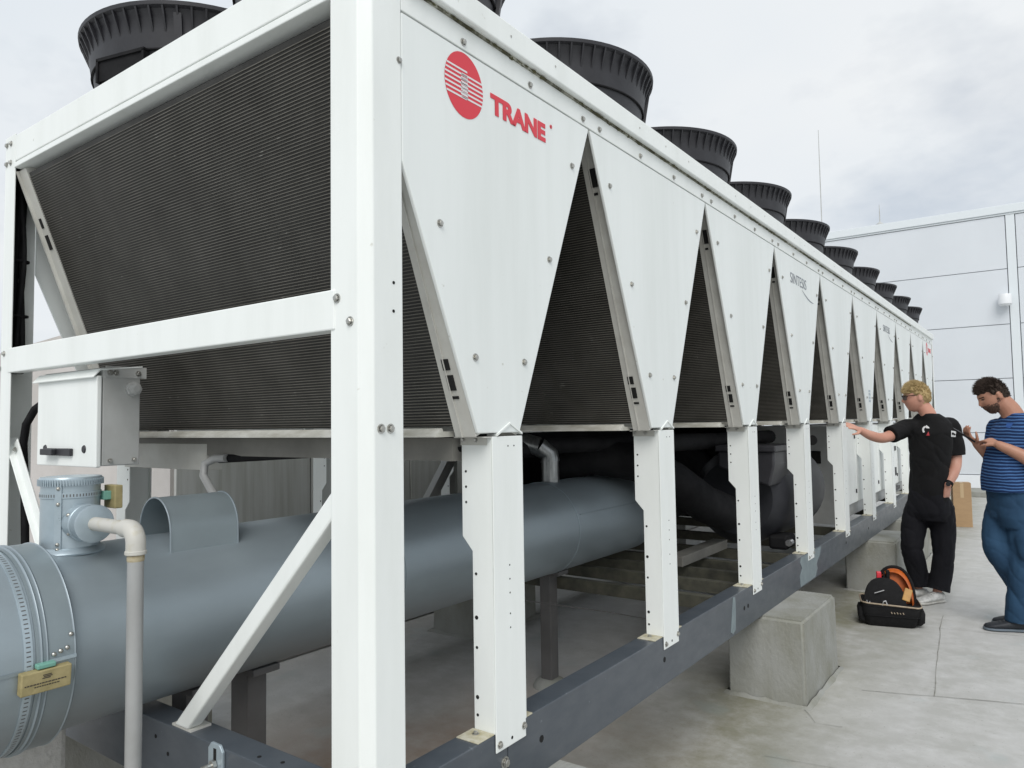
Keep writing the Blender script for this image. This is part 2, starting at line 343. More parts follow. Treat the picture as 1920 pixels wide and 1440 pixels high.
for x, zt_, lb in ((-2.57, 8.07, 'tall thin lightning rod on the coping of the white building'), (-1.39, 6.12, 'short thin lightning rod on the coping of the white building')):
    rod = thing('lightning_rod', lb, 'lightning rod', (x, YB + .1, 5.66))
    k = MB(); k.tube([(x, YB + .1, 5.66), (x, YB + .1, (5.66 + zt_) / 2), (x, YB + .1, zt_)], [.011, .011, .006], 8); place('rod', k.mesh('rod', M['greysteel']), rod)
    k = MB(); k.lathe([(0, 5.66), (.07, 5.66), (.07, 5.70), (.02, 5.74), (0, 5.74)], 12, c=(x, YB + .1, 0)); place('foot', k.mesh('foot', M['greysteel']), rod)
lx, lz = .778, 3.78
lamp = thing('wall_light', 'white round wall light beside the panel joint of the building', 'wall light', (lx, YB, lz))
k = MB(); k.lathe([(0, -.13), (.085, -.125), (.115, -.09), (.115, .07), (.105, .10), (0, .105)], 24, c=(lx, YB - .14, lz)); place('housing', k.mesh('housing', M['whitepl'], 40), lamp)
k = MB(); k.box(lx - .05, lx + .05, YB - .10, YB, lz - .05, lz + .07); place('bracket', k.mesh('bracket', M['whitepl']), lamp, bevel=.005)

# ---- neighbouring enclosure on the far side
XN, YN = -2.78, 1.06
enc = thing('plant_enclosure', 'beige and grey clad plant enclosure right behind the chiller', 'enclosure', (XN - 2, YN + 4, 0))
k = MB(); k.prism([(XN, 0), (XN, 1.95), (XN - .62, 2.20), (XN - .95, 2.20), (XN - 4, 2.05), (XN - 4, 0)], 1, YN, YN + 11); place('wall', k.mesh('wall', M['beige']), enc)
y = YN + .02
while y < YN + 10.5:
    wdt = .96; k = MB(); k.box(XN, XN + .028, y, y + wdt - .012, .02, 1.93); place('cladding_panel', k.mesh('cladding_panel', M['greyclad']), enc, bevel=.004); y += wdt
k = MB(); k.box(XN - .03, XN + .045, YN - .02, YN + 11, 1.93, 1.98); place('edge_trim', k.mesh('edge_trim', M['greysteel']), enc, bevel=.004)

# ---- cement piers under the base rails
def pier(y0, ln, x0, x1, lab, h=.4445):
    rnd = random.Random(int(y0 * 100) + int(x0 * 10) + 99)
    o = thing('cement_pier', lab, 'pier', ((x0 + x1) / 2, y0 + ln / 2, 0), 'cement piers under the chiller')
    bm = bmesh.new(); bmesh.ops.create_cube(bm, size=1)
    bmesh.ops.bevel(bm, geom=[e for e in bm.edges], offset=.035, segments=3, affect='EDGES')
    bmesh.ops.subdivide_edges(bm, edges=bm.edges, cuts=2, use_grid_fill=True)
    for v in bm.verts:
        t_ = .5 - v.co.z; fl_ = 1 + .02 * max(0, t_ - .05)
        p = Vector(((x0 + x1) / 2 + v.co.x * (x1 - x0) * fl_, y0 + ln / 2 + v.co.y * ln * fl_, (v.co.z + .5) * h))
        nn = noise.noise_vector(p * 6) * .007; nn.z *= .3 if v.co.z < .45 else .0
        v.co = p + nn
        if v.co.z < .02: v.co.z = -.01
    me = bpy.data.meshes.new('block'); bm.to_mesh(me); bm.free(); me.materials.append(M['pier'])
    me.polygons.foreach_set('use_smooth', [True] * len(me.polygons)); me.set_sharp_from_angle(angle=R_(50))
    place('block', me, o)
    # render skirt swept up at the foot
    k = MB(); n = 40; vs = []; fs = []; cx_, cy_, hx, hy = (x0 + x1) / 2, y0 + ln / 2, (x1 - x0) / 2 + .004, ln / 2 + .004
    for i in range(n):
        an = 2 * math.pi * i / n; c_, s_ = math.cos(an), math.sin(an); q = max(abs(c_), abs(s_)); c_ /= q; s_ /= q; e = rnd.uniform(.004, .018)
        vs += [(cx_ + c_ * (hx + .006), cy_ + s_ * (hy + .006), rnd.uniform(.008, .022)), (cx_ + c_ * (hx + e + .02), cy_ + s_ * (hy + e + .02), -.004)]
    for i in range(n): j = (i + 1) % n; fs.append((2 * i, 2 * i + 1, 2 * j + 1, 2 * j))
    k.add(vs, fs); place('foot_fillet', k.mesh('foot_fillet', M['pier'], 60), o)
    return o
for y0, lab in ((.10, 'stained grey cement pier under the near base rail below the first post'), (2.87, 'big grey cement pier with pale drips under the base rail, before the tool bag'),
                (5.85, 'green-stained cement pier right behind the black tool bag'), (7.35, 'cement pier seen between the legs of the man in black'),
                (9.25, 'cement pier under the base rail close to the cardboard box')):
    pier(y0, .75, -.20, .21, lab)
for y0, lab in ((.10, 'cement pier under the far base rail nearest the drain pipe'), (2.87, 'cement pier under the far base rail seen below the insulated pipe'), (5.85, 'cement pier under the far base rail behind the black vessel')):
    pier(y0, .75, -2.41, -2.0, lab)

# ================================================================== CHILLER
P_ = 1.125; Y0 = -.0407; NV = 10
def YC(k): return Y0 + (k - .5) * P_          # centre of V number k
YE = Y0 + NV * P_ + .04                        # far end
XF = -2.20                                     # far long side
ch = thing('chiller', 'long white air-cooled chiller with V panels, dark coils and black fan stacks', 'chiller', (-1.1, YE / 2, 0))
# base rails (C channels)
def crail(y0, y1, xo, s_):
    k = MB(); k.prism([(xo, .4435), (xo, .6366), (xo - s_ * .085, .6366), (xo - s_ * .085, .6286), (xo - s_ * .009, .6286), (xo - s_ * .009, .4515), (xo - s_ * .085, .4515), (xo - s_ * .085, .4435)], 1, y0, y1)
    return place('base_rail', k.mesh('base_rail', M['rail']), ch, bevel=.003)
rn = crail(.008, .545, -.006, 1); rn2 = crail(.549, YE - .0, -.006, 1); rf = crail(.008, YE, XF + .006, -1)
# end rails
for yf, s_ in ((.004, 1), (YE - .004, -1)):
    k = MB(); k.prism([(yf, .4445), (yf, .634), (yf + s_ * .085, .634), (yf + s_ * .085, .627), (yf + s_ * .009, .627), (yf + s_ * .009, .4525), (yf + s_ * .085, .4525), (yf + s_ * .085, .4445)], 0, XF + .012, -.013)
    er = place('end_rail', k.mesh('end_rail', M['rail']), ch, bevel=.003)
    if s_ > 0: end_rail = er
for x, z, r in ((-.62, .56, .012), (-.86, .55, .006), (-.93, .585, .006), (-.60, .60, .005), (-.35, .56, .006)):
    k = MB(); k.lathe([(0, 0), (r, 0), (r, .001), (0, .001)], 12); place('bolt_hole', k.mesh('bolt_hole', M['dark']), end_rail, T(x, .0035, z) @ TONY)
for x, yy in ((-.45, .03), (-.37, .045), (-.30, .035)):
    k = MB(); k.lathe([(0, 0), (.006, 0), (.006, .001), (0, .001)], 10); place('bolt_hole', k.mesh('bolt_hole', M['dark']), end_rail, T(x, yy, .6342))
k = MB(); px = -.60; k.prism([(px - .034, .50), (px + .034, .50), (px + .034, .628), (px + .020, .645), (px - .020, .645), (px - .034, .628)], 1, -.006, .003)
lug = place('earth_lug', k.mesh('earth_lug', M['galv']), ch, bevel=.002)
k = MB(); k.tube([(px, -.045, .59), (px, -.004, .59)], .0075, 10); k.lathe([(0, 0), (.014, 0), (.014, .010), (0, .010)], 6, ax=1, c=(px, -.018, .59)); place('stud', k.mesh('stud', M['bolt']), lug)
k = MB(); k.prism([(px - .006, .60), (px + .006, .60), (px + .006, .632), (px - .006, .632)], 1, -.0075, -.0055); place('slot', k.mesh('slot', M['dark']), lug)
# cross members of the base
M['olive'] = mat('dusty_olive', (.10, .098, .072), .8, var=(.045, .045, .036), vs=9)
for y in (2.44, 2.80, 3.10, 3.40, 3.85, 4.5, 5.25, 6.8, 8.2, 9.6):
    k = MB(); k.box(XF + .02, -.02, y, y + .045, .55, .618); place('cross_member', k.mesh('cross_member', M['olive']), ch, bevel=.003)
def patch(pts):
    k = MB(); k.prism([(a + random.uniform(-.012, .012), b_) for a, b_ in pts], 0, -.0058, -.0038); place('paint_patch', k.mesh('paint_patch', M['primer']), rn2)
patch([(3.66, .452), (4.02, .452), (4.10, .50), (4.06, .53), (4.16, .58), (4.20, .63), (3.70, .632), (3.68, .60), (3.72, .56), (3.66, .52)])
patch([(2.40, .47), (2.42, .455), (2.45, .47), (2.455, .52), (2.47, .56), (2.46, .63), (2.43, .632), (2.425, .56)])
for y in (.42, .72, 1.62, 2.66, 2.60, 3.95, 5.0, 5.9):
    k = MB(); r = .011; k.lathe([(0, 0), (r, 0), (r, .0012), (0, .0012)], 12); place('bolt_hole', k.mesh('bolt_hole', M['dark']), rn2 if y > .55 else rn, T(-.0062, y, .545) @ TOX)

# corner posts
def cpost(xc, yc_, sx_, sy_):
    k = MB(); pol = [(-.124, 0), (-.026, 0), (0, .028), (0, .126), (-.006, .126), (-.006, .031), (-.029, .006), (-.124, .006)]
    k.prism([(xc + sx_ * a, yc_ + sy_ * b_) for a, b_ in pol], 2, .455, 2.735)
    o = place('corner_post', k.mesh('corner_post', M['white']), ch, bevel=.004)
    return o
cp = cpost(0, 0, 1, 1); cl = cpost(XF, 0, -1, 1); cpost(0, YE, 1, -1); cpost(XF, YE, -1, -1)
for x, z in ((-.099, 1.826), (-.052, 1.765)): bolt(cp, (x, 0, z), '-y', 1.05)
for y in (.049, .080): bolt(cp, (0, y, 1.506), 'x', 1.05)
bolt(cp, (0, .118, 2.44), 'x', .8)
for y, z in ((.094, 1.866), (.093, 1.795)):
    k = MB(); k.lathe([(0, 0), (.0042, 0), (.0042, .0008), (0, .0008)], 10); place('bolt_hole', k.mesh('bolt_hole', M['dark']), cp, T(.0002, y, z) @ TOX)
for x, z in ((-2.155, 2.70), (-2.115, 2.70), (-2.155, 2.62), (-2.115, 2.62), (-2.14, 1.83), (-2.18, 1.77)): bolt(cl, (x, 0, z), '-y', 1.05)
# black cables running down inside the far corner post
k = MB()
for i in range(9):
    ox, oy = random.uniform(0, .055), random.uniform(.022, .070); pts = []
    for j in range(15):
        z = 2.62 - j * .062; pts.append((-2.183 + ox * (1 - .5 * abs(j - 7) / 7) + .010 * math.sin(j * .4 + i), oy + .006 * math.cos(j * .5 + i * 2), z))
    k.tube(pts, .010, 8)
cab = place('cable_bundle', k.mesh('cable_bundle', M['rubber'], 60), ch)
for z in (2.22, 1.99):
    k = MB(); k.lathe([(.036, -.004), (.040, -.004), (.040, .004), (.036, .004), (.036, -.004)], 16, c=(-2.152, .048, z)); place('cable_tie', k.mesh('cable_tie', M['rubber']), cab)

# end frame beams
for yf, s_ in ((0, 1), (YE, -1)):
    def yy(a, b_): return (yf + a, yf + b_) if s_ > 0 else (yf - b_, yf - a)
    k = MB(); k.box(-2.0755, -.1245, *yy(.001, .05), 2.619, 2.727); tb = place('top_beam', k.mesh('top_beam', M['white']), ch, bevel=.003)
    k = MB(); k.box(-2.0755, -.1245, *yy(-.004, .06), 2.589, 2.6105); place('beam_lip', k.mesh('beam_lip', M['white']), tb, bevel=.003)
    k = MB(); k.box(-2.0755, -.1245, *yy(.012, .045), 2.610, 2.6225); place('beam_gap', k.mesh('beam_gap', M['dark']), tb)
    k = MB(); k.box(-2.0945, -.106, *yy(-.004, .045), 1.749, 1.849); place('mid_beam', k.mesh('mid_beam', M['white']), ch, bevel=.004)
    k = MB(); k.prism([(-.835, .640), (-.765, .640), (-.1045, 1.3095), (-.1045, 1.3805)], 1, *yy(.0065, .055)); br_ = place('end_brace', k.mesh('end_brace', M['white']), ch, bevel=.006)
    k = MB(); k.bar((-1.45, yf + s_ * .030, .640), (-2.10, yf + s_ * .030, 1.46), .072, .006, up=(0, 1, 0)); k.bar((-1.487, yf + s_ * .030, .6655), (-2.137, yf + s_ * .030, 1.4855), .006, .05, up=(0, 1, 0)); place('end_brace', k.mesh('end_brace', M['white']), ch, bevel=.002)
    k = MB(); k.box(-.85, -.75, *yy(.010, .075), .6335, .6405); place('brace_foot', k.mesh('brace_foot', M['offwhite']), br_)
bolt(br_, (-2.07, .022, 1.44), '-y', .9)

# top rails along the long sides, gutter lip, deck
for xo, s_ in ((0, 1), (XF, -1)):
    def xx(a, b_): return (xo + a, xo + b_) if s_ > 0 else (xo - b_, xo - a)
    k = MB(); k.box(*xx(-.03, -.001), .128, YE - .128, 2.5775, 2.66); tr = place('top_rail', k.mesh('top_rail', M['white']), ch, bevel=.002)
    k = MB(); k.box(*xx(-.012, .026), .128, YE - .128, 2.650, 2.728); gl = place('gutter_lip', k.mesh('gutter_lip', M['white']), ch, bevel=.004)
    if s_ > 0:
        near_rail = tr
        # moss hanging along the underside of the lip
        k = MB(); y = .15
        while y < 7.5:
            r = random.uniform(.0018, .0045) * (1.0 if random.random() < .8 else 1.8)
            if noise.noise(Vector((y * 1.7, 3, 1))) > -.25:
                k.sphere((random.uniform(.001, .008), y, 2.646 - r * .25), (r * .8, r * random.uniform(1, 2.4), r * .7), 6, 4)
            y += random.uniform(.003, .014)
        place('moss', k.mesh('moss', M['moss']), gl, kind='stuff')
        k = MB(); k.box(-.0008, .006, .13, 9.0, 2.6425, 2.6495); place('shade_grime_line', k.mesh('shade_grime_line', M['shade_grime']), gl)  # olive strip painting in the lip's shadow together with mossy dirt
        for kk in range(1, NV + 1):
            for dy in (-.486, -.146, .187, .519):
                y = YC(kk) + dy
                if .2 < y < YE - .1: bolt(tr, (-.001, y, 2.597), 'x')
            for dy, z in ((.05, 2.69), (.30, 2.695), (-.2, 2.69)):
                k = MB(); k.lathe([(0, 0), (.004, 0), (.004, .001), (0, .001)], 8); place('rivet', k.mesh('rivet', M['bolt']), gl, T(.0262, YC(kk) + dy, z) @ TOX)
k = MB(); k.box(XF + .02, -.02, .05, YE - .05, 2.60, 2.70); place('top_deck', k.mesh('top_deck', M['greysteel']), ch)

# V side panels, coils, posts, fan stacks -- one of each, then copies
HB, HT, ZB, ZT = .100, .5585, 1.487, 2.5715
k = MB(); k.prism([(-HB, ZB), (HB, ZB), (HT, ZT), (-HT, ZT)], 0, -.012, 0); ME_VP = k.mesh('side_panel', M['panel'])
def vclip(c):      # panel cut off along the corner post: local y >= c
    zc_ = ZB + (-c - HB) / (HT - HB) * (ZT - ZB); k = MB(); k.prism([(-HB, ZB), (HB, ZB), (HT, ZT), (c, ZT), (c, zc_)], 0, -.012, 0); return k.mesh('side_panel', M['panel'])
ME_V1 = vclip(.1275 - YC(1)); k = MB(); ME_V10 = vclip(.1275 - YC(1)); ME_V10.transform(Matrix.Diagonal((1, -1, 1, 1))); ME_V10.flip_normals()
# coil: slab in local frame, s = distance up the slope, n = outward normal (towards -y and up is rotated in)
SL = Vector((0, -(HT - HB - .055), ZT + .008 - ZB)); SLEN = SL.length; SL.normalize()
NRM = Vector((0, -SL.z, SL.y)).normalized()           # pointing -y / down
COILM = Matrix(((1, 0, 0, 0), (0, SL.y, NRM.y, 0), (0, SL.z, NRM.z, 0), (0, 0, 0, 1)))   # local (x, s, n)
X0c, X1c = XF + .115, -.012
k = MB(); k.box(X0c + .07, X1c - .07, .02, SLEN - .02, -.05, -.006); ME_CORE = k.mesh('coil', M['fin'])
k = MB(); ns = int((SLEN - .05) / .0094)
for i in range(ns):
    s_ = .026 + i * .0094; k.box(X0c + .072, X1c - .072, s_, s_ + .0024, -.007, -.0022)
ME_TUBE = k.mesh('coil_tubes', M['tube'])
k = MB(); k.box(X1c - .074, X1c, -.01, SLEN, -.055, 0); k.box(X1c - .050, X1c - .046, -.01, SLEN, 0, .004); ME_CFR = k.mesh('coil_frame', M['offwhite'])
k = MB(); k.box(X0c, X0c + .074, -.01, SLEN, -.055, 0); k.box(X0c + .004, X0c + .012, -.01, SLEN, 0, .012); ME_CF = k.mesh('coil_frame', M['offwhite'])
SLOTS = []
for x0, x1, s0, s1 in ((X1c - .052, X1c - .026, .13, .175), (X1c - .050, X1c - .024, .105, .113), (X1c - .055, X1c - .03, .19, .222), (X1c - .052, X1c - .024, SLEN - .19, SLEN - .12), (X1c - .050, X1c - .03, SLEN - .22, SLEN - .21), (X0c + .030, X0c + .048, SLEN - .24, SLEN - .20), (X0c + .03, X0c + .055, SLEN - .33, SLEN - .27)):
    k = MB(); k.box(x0, x1, s0, s1, -.001, .003); SLOTS.append(k.mesh('slot', M['dark']))
FLIP = Matrix.Diagonal((1, -1, 1, 1))
k = MB(); k.prism([(-.155, 1.4775), (-.07, 1.4775), (-.07, 1.4935), (-.118, 1.4935), (-.123, 1.503), (-.128, 1.503), (-.155, 1.4825)], 0, XF + .12, -.115); ME_BR = k.mesh('coil_rail', M['dirty'])
k = MB(); k.box(XF + .10, -.13, -.06, .09, 1.405, 1.474); M['darksteel'] = mat('dark_steel', (.20, .195, .175), .6, var=(.15, .145, .13), vs=6); ME_VB = k.mesh('v_beam', M['darksteel'])  # the beam's weaker lighting is put into this low base colour
# intermediate post (near side, local y from its fold, x=0 outer plane)
YF = -.0367; PW = .150
k = MB(); k.prism([(0, .586), (PW - .004, .586), (PW - .004, .637), (PW, .637), (PW, 1.477), (0, 1.477)], 0, -.004, 0)
k.prism([(-.004, .6372), (-.004, 1.477), (-.116, 1.477), (-.116, 1.185), (-.079, 1.144), (-.079, .6372)], 1, 0, .004)
k.prism([(-.004, .66), (-.004, 1.477), (-.024, 1.477), (-.024, .66)], 1, PW - .004, PW); ME_POST = k.mesh('post', M['white'])
k = MB(); k.box(-.118, -.085, -.002, 0, 1.452, 1.488); k.box(-.085, -.02, -.002, 0, 1.452, 1.478); k.box(-.116, -.004, -.035, 0, 1.474, 1.4772); ME_PB = k.mesh('head_bracket', M['offwhite'])
k = MB(); k.box(-.084, -.006, -.075, -.001, .6368, .6405); M['foot'] = mat('stained_foot', (.60, .58, .48), .6, var=(.40, .36, .22), vs=22); ME_PF = k.mesh('foot_plate', M['foot']); k = MB(); k.box(-.05, -.004, PW, PW + .035, .6368, .6405); ME_PF2 = k.mesh('foot_plate', M['foot'])
k = MB()
for z in (1.375, 1.33, 1.285): k.lathe([(0, 0), (.0038, 0), (.0038, .0008), (0, .0008)], 8, ax=1, c=(-.100, -.0008, z))
for z, r in ((1.08, .0045), (.955, .0062), (.87, .0045), (.73, .006), (.68, .0045)): k.lathe([(0, 0), (r, 0), (r, .0008), (0, .0008)], 8, ax=1, c=(-.066, -.0008, z))
for z in (1.10, 1.06, 1.02, .96, .92, 1.448): k.lathe([(0, 0), (.0026, 0), (.0026, .0006), (0, .0006)], 8, ax=0, c=(0, .075, z))
k.lathe([(0, 0), (.0026, 0), (.0026, .0006), (0, .0006)], 8, ax=0, c=(0, .105, 1.448)); k.lathe([(0, 0), (.005, 0), (.005, .0006), (0, .0006)], 8, ax=0, c=(0, .075, .606)); ME_PH = k.mesh('holes', M['dark'])
k = MB()
k.add([(-.035, .02, 1.478), (.004, .02, 1.478), (.004, .085, 1.512), (-.035, .085, 1.512), (.004, .145, 1.481), (-.035, .145, 1.481),
       (-.035, .02, 1.484), (.004, .02, 1.484), (.004, .085, 1.518), (-.035, .085, 1.518), (.004, .145, 1.487), (-.035, .145, 1.487)],
      [(0, 1, 2, 3), (3, 2, 4, 5), (9, 8, 7, 6), (11, 10, 8, 9), (1, 7, 8, 2), (2, 8, 10, 4), (0, 6, 7, 1), (4, 10, 11, 5), (3, 9, 6, 0), (5, 11, 9, 3)]); ME_CAP = k.mesh('ridge_cap', M['white'])
# fan stack
k = MB(); k.lathe([(.400, 2.66), (.404, 2.755), (.412, 2.800), (.418, 2.801), (.426, 2.86), (.437, 2.918), (.443, 2.919), (.452, 2.98), (.461, 3.03), (.474, 3.052), (.489, 3.058), (.491, 3.072),
                   (.480, 3.074), (.462, 3.058), (.445, 3.0), (.415, 2.85), (.385, 2.72), (.385, 2.66)], 72); ME_FAN = k.mesh('fan_stack', M['black'], 28)
k = MB()
for i in range(60):
    an = 2 * math.pi * (i + .5) / 60; c_, s_ = math.cos(an), math.sin(an); h = .0035; tv = Vector((-s_, c_, 0)) * h
    pr = [(.450, 2.972), (.461, 3.034), (.474, 3.054), (.487, 3.058), (.476, 3.030)]
    a_ = [Vector((r * c_, r * s_, z)) for r, z in pr]; nA = len(a_)
    k.add([p - tv for p in a_] + [p + tv for p in a_], [list(range(nA)), list(range(nA, 2 * nA))[::-1]] + [(i2, i2 + nA, (i2 + 1) % nA + nA, (i2 + 1) % nA) for i2 in range(nA)])
ME_GUS = k.mesh('rim_gussets', M['black'])
k = MB(); pr = [(.400, 2.665), (.422, 2.665), (.437, 2.80), (.456, 2.92), (.476, 3.035), (.455, 3.02)]
k.add([(r, -.014, z) for r, z in pr] + [(r, .014, z) for r, z in pr], [list(range(6)), list(range(6, 12))[::-1]] + [(i, i + 6, (i + 1) % 6 + 6, (i + 1) % 6) for i in range(6)]); ME_RIB = k.mesh('rib', M['black'])
k = MB()
for z, r in ((2.797, .4195), (2.915, .4445)): k.lathe([(r - .004, z - .004), (r, z - .002), (r, z + .003), (r - .004, z + .004)], 72)
ME_RING = k.mesh('seam_ring', M['rubber'], 30)
k = MB(); k.lathe([(0, 2.70), (.386, 2.70), (.386, 2.705), (0, 2.705)], 40); ME_GRD = k.mesh('fan_plate', M['black'])
k = MB(); k.box(.425, .445, -.11, .11, 2.825, 2.90); k.box(.43, .452, -.12, -.11, 2.82, 2.905); k.box(.43, .452, .11, .12, 2.82, 2.905); k.box(.43, .452, -.12, .12, 2.90, 2.912); ME_CON = k.mesh('cable_box', M['rubber'])
def fan(x, y, rot):
    mw = T(x, y, 0); f_ = place('fan_stack', ME_FAN, ch, mw)
    place('rim_gussets', ME_GUS, f_, mw, kind='stuff'); place('seam_ring', ME_RING, f_, mw); place('fan_plate', ME_GRD, f_, mw)
    for a in (20, 110, 200, 290): place('rib', ME_RIB, f_, mw @ Matrix.Rotation(R_(a + rot), 4, 'Z'))
    return f_
for kk in range(1, NV + 1):
    yc_ = YC(kk)
    me_ = ME_V1 if kk == 1 else (ME_V10 if kk == NV else ME_VP); vp = place('side_panel', me_, ch, T(0, yc_, 0), bevel=.003)
    place('side_panel', me_, ch, T(XF, yc_, 0) @ Matrix.Diagonal((-1, 1, 1, 1)))
    for dy, z in ((-.254, 2.052), (-.110, 1.701), (.129, 1.701), (.281, 2.047), (.435, 2.402), (-.417, 2.402)):
        if yc_ + dy > .13: bolt(vp, (0, yc_ + dy, z), 'x')
    for sgn in (1, -1):
        mw = T(0, yc_ - sgn * (HB + .002), ZB) @ (COILM if sgn > 0 else FLIP @ COILM)
        c_ = place('coil', ME_CORE, ch, mw)
        place('coil_tubes', ME_TUBE, c_, mw, kind='stuff'); place('coil_frame', ME_CF, c_, mw); place('coil_frame', ME_CFR, c_, mw)
        if sgn > 0:
            for q in SLOTS: place('slot', q, c_, mw)
    place('coil_rail', ME_BR, ch, T(0, yc_, 0))
    if kk == 1: place('v_beam', ME_VB, ch, T(0, yc_, 0))
    mw = T(0, yc_ + YF, 0); po = place('post', ME_POST, ch, mw, bevel=.0035)
    place('head_bracket', ME_PB, po, mw); place('foot_plate', ME_PF, po, mw, bevel=.001); place('holes', ME_PH, po, mw, kind='stuff'); place('foot_plate', ME_PF2, po, mw); place('ridge_cap', ME_CAP, po, mw)
    for x, z in ((-.108, 1.468), (-.060, 1.467)): bolt(po, (x, yc_ + YF - .002, z), '-y', .75)
    for dy, z in ((.016, .606), (.135, .620)): bolt(po, (0, yc_ + YF + dy, z), 'x', .95)
    bolt(po, (-.05, yc_ + YF - .03, .6405), 'z', .9)
    mwf = T(XF, yc_ + YF, 0) @ Matrix.Diagonal((-1, 1, 1, 1)); pf = place('post', ME_POST, ch, mwf)
    place('holes', ME_PH, pf, mwf, kind='stuff')
    fan(-.54, yc_, 10); f2 = fan(-1.55, yc_ + .02, 25)
    place('cable_box', ME_CON, f2, T(-1.55, yc_ + .02, 0) @ Matrix.Rotation(R_(285), 4, 'Z'))
bolt(ch, (-.006, .53, .545), 'x', 1.5).name = 'rail_stud'
# ---- lettering on the side panels
def on_panel(name, me, parent, y, z, x=.0006): return place(name, me, parent, T(x, y, z) @ YZ)
panels = [o for o in ch.children if o.name.startswith('side_panel') and W[o].translation.x > -.1]
def trane(vp_, yc_, sc=1.0):
    dy, dz, r = -.145 * sc, 2.471, .091 * sc
    k = MB(); n = 56
    vs = [(0, 0, 0)] + [(r * .93 * math.cos(2 * math.pi * i / n), r * 1.03 * math.sin(2 * math.pi * i / n), 0) for i in range(n)]
    k.add(vs, [(0, 1 + i, 1 + (i + 1) % n) for i in range(n)]); e = on_panel('emblem', k.mesh('emblem', M['red']), vp_, yc_ + dy, dz, .0008)
    k = MB()   # white rules across the disc
    def rule(u0, u1, v, h): k.add([(u0 * r, (v - h) * r, 0), (u1 * r, (v - h) * r, 0), (u1 * r, (v + h) * r, 0), (u0 * r, (v + h) * r, 0)], [(0, 1, 2, 3)])
    for i in range(7):
        v = .46 - i * .145; rule(-math.sqrt(max(0, 1 - (v / 1.03) ** 2)) * .93, .14 if i < 6 else .10, v, .030)
    for i in range(6):
        v = .34 - i * .145; rule(-.12, math.sqrt(max(0, 1 - (v / 1.03) ** 2)) * .93, v, .030)
    for i in range(11): v = .30 - i * .068; rule(-.17, .17, v, .020)
    on_panel('emblem_rules', k.mesh('emblem_rules', M['prints']), e, yc_ + dy, dz, .0014)
    me = text_mesh('lettering', 'TRANE', .079 * sc, M['red'], offset=.0038 * sc, xs=1.165, spacing=1.0)
    on_panel('lettering', me, vp_, yc_ - .022 * sc, 2.437, .0012)
    me = text_mesh('registered_mark', '®', .018 * sc, M['red']); on_panel('registered_mark', me, vp_, yc_ + .298 * sc, 2.492, .0012)
trane(panels[0], YC(1)); trane(panels[9], YC(10))
for kk in (4, 7):
    me = text_mesh('lettering', 'SINTESIS', .098, M['logogrey'], offset=-.0006, xs=1.08); e = on_panel('lettering', me, panels[kk - 1], YC(kk) - .24, 2.40, .0012)
    k = MB(); pts = [(.10 + .30 * i / 14, 2.385 - YC(0) * 0 - .055 * math.sin(math.pi * i / 14 * .55)) for i in range(15)]; vs = []; fs = []
    for i, (a, z) in enumerate(pts):
        hw = .0045 * math.sin(math.pi * (i + .5) / 15) + .001; vs += [(.0008, YC(kk) + a - .06, z - hw), (.0008, YC(kk) + a - .06, z + hw)]
        if i: fs.append((2 * i - 2, 2 * i, 2 * i + 1, 2 * i - 1))
    k.add(vs, fs); place('swoosh', k.mesh('swoosh', M['logogrey']), e)
k = MB()
for i in range(4): k.box(.0002, .0010, YC(6) - .02, YC(6) + .07, 1.66 + i * .03, 1.682 + i * .03)
place('notice_label', k.mesh('notice_label', M['galv']), panels[5])

# ---- isolator box hanging under the mid beam
bx0, bx1, by0, by1, bz0, bz1 = -1.885, -1.405, .030, .185, 1.385, 1.735
k = MB(); k.box(bx0, bx1, by0 + .022, by1, bz0, bz1); box = place('isolator_box', k.mesh('isolator_box', M['greysteel']), ch, bevel=.004)
k = MB(); k.box(bx0 - .002, bx1 + .004, by0, by0 + .018, bz0 - .004, bz1 - .03); place('door', k.mesh('door', M['white']), box, bevel=.004)
k = MB(); k.prism([(by0 - .014, bz1 - .034), (by0 - .012, bz1 - .038), (by0 + .012, bz1 - .012), (by1 + .005, bz1 + .006), (by1 + .005, bz1 + .010), (by0 + .010, bz1 - .006)], 0, bx0 - .02, bx1 + .006); place('rain_hood', k.mesh('rain_hood', M['white']), box, bevel=.001)
k = MB(); k.box(bx1, bx1 + .004, by0 + .03, by1 + .02, bz1 - .035, bz1 + .005); stp = place('hinge_strap', k.mesh('hinge_strap', M['greysteel']), box)
for y in (by0 + .045, by0 + .065, by1 - .01): bolt(stp, (bx1 + .004, y, bz1 - .018), 'x', .9)
for y in (by0 + .05, by1 - .02): bolt(box, (bx1, y, bz0 + .018), 'x', .8)
k = MB(); k.lathe([(0, .03), (.012, .03), (.022, .026), (.024, .012), (.028, .010), (.028, 0)], 8, ax=0, c=(bx1, by1 - .028, bz1 - .075)); place('breather_plug', k.mesh('breather_plug', M['greysteel']), box)
for x in (bx0 + .075, bx1 - .085):
    k = MB(); k.lathe([(0, -.004), (.012, -.004), (.015, 0), (.015, .002)], 16, ax=1, c=(x, by0, bz0 + .06)); place('lock', k.mesh('lock', M['black']), box)
k = MB(); k.box(bx0 + .10, bx0 + .31, by0 - .012, by0 - .0005, bz0 + .035, bz0 + .062); k.box(bx0 + .10, bx0 + .20, by0 - .030, by0 - .012, bz0 + .037, bz0 + .060); place('handle', k.mesh('handle', M['black']), box, bevel=.003)
pts = [Vector((bx0 + .02, .09, 1.64)), Vector((-1.93, .08, 1.635)), Vector((-1.99, .06, 1.60)), Vector((-2.045, .05, 1.54)), Vector((-2.07, .05, 1.46)), Vector((-2.075, .06, 1.30)), Vector((-2.075, .07, .9)), Vector((-2.07, .09, .65))]
k = MB(); k.tube(pts, .015, 12); place('supply_cable', k.mesh('supply_cable', M['rubber'], 60), ch)
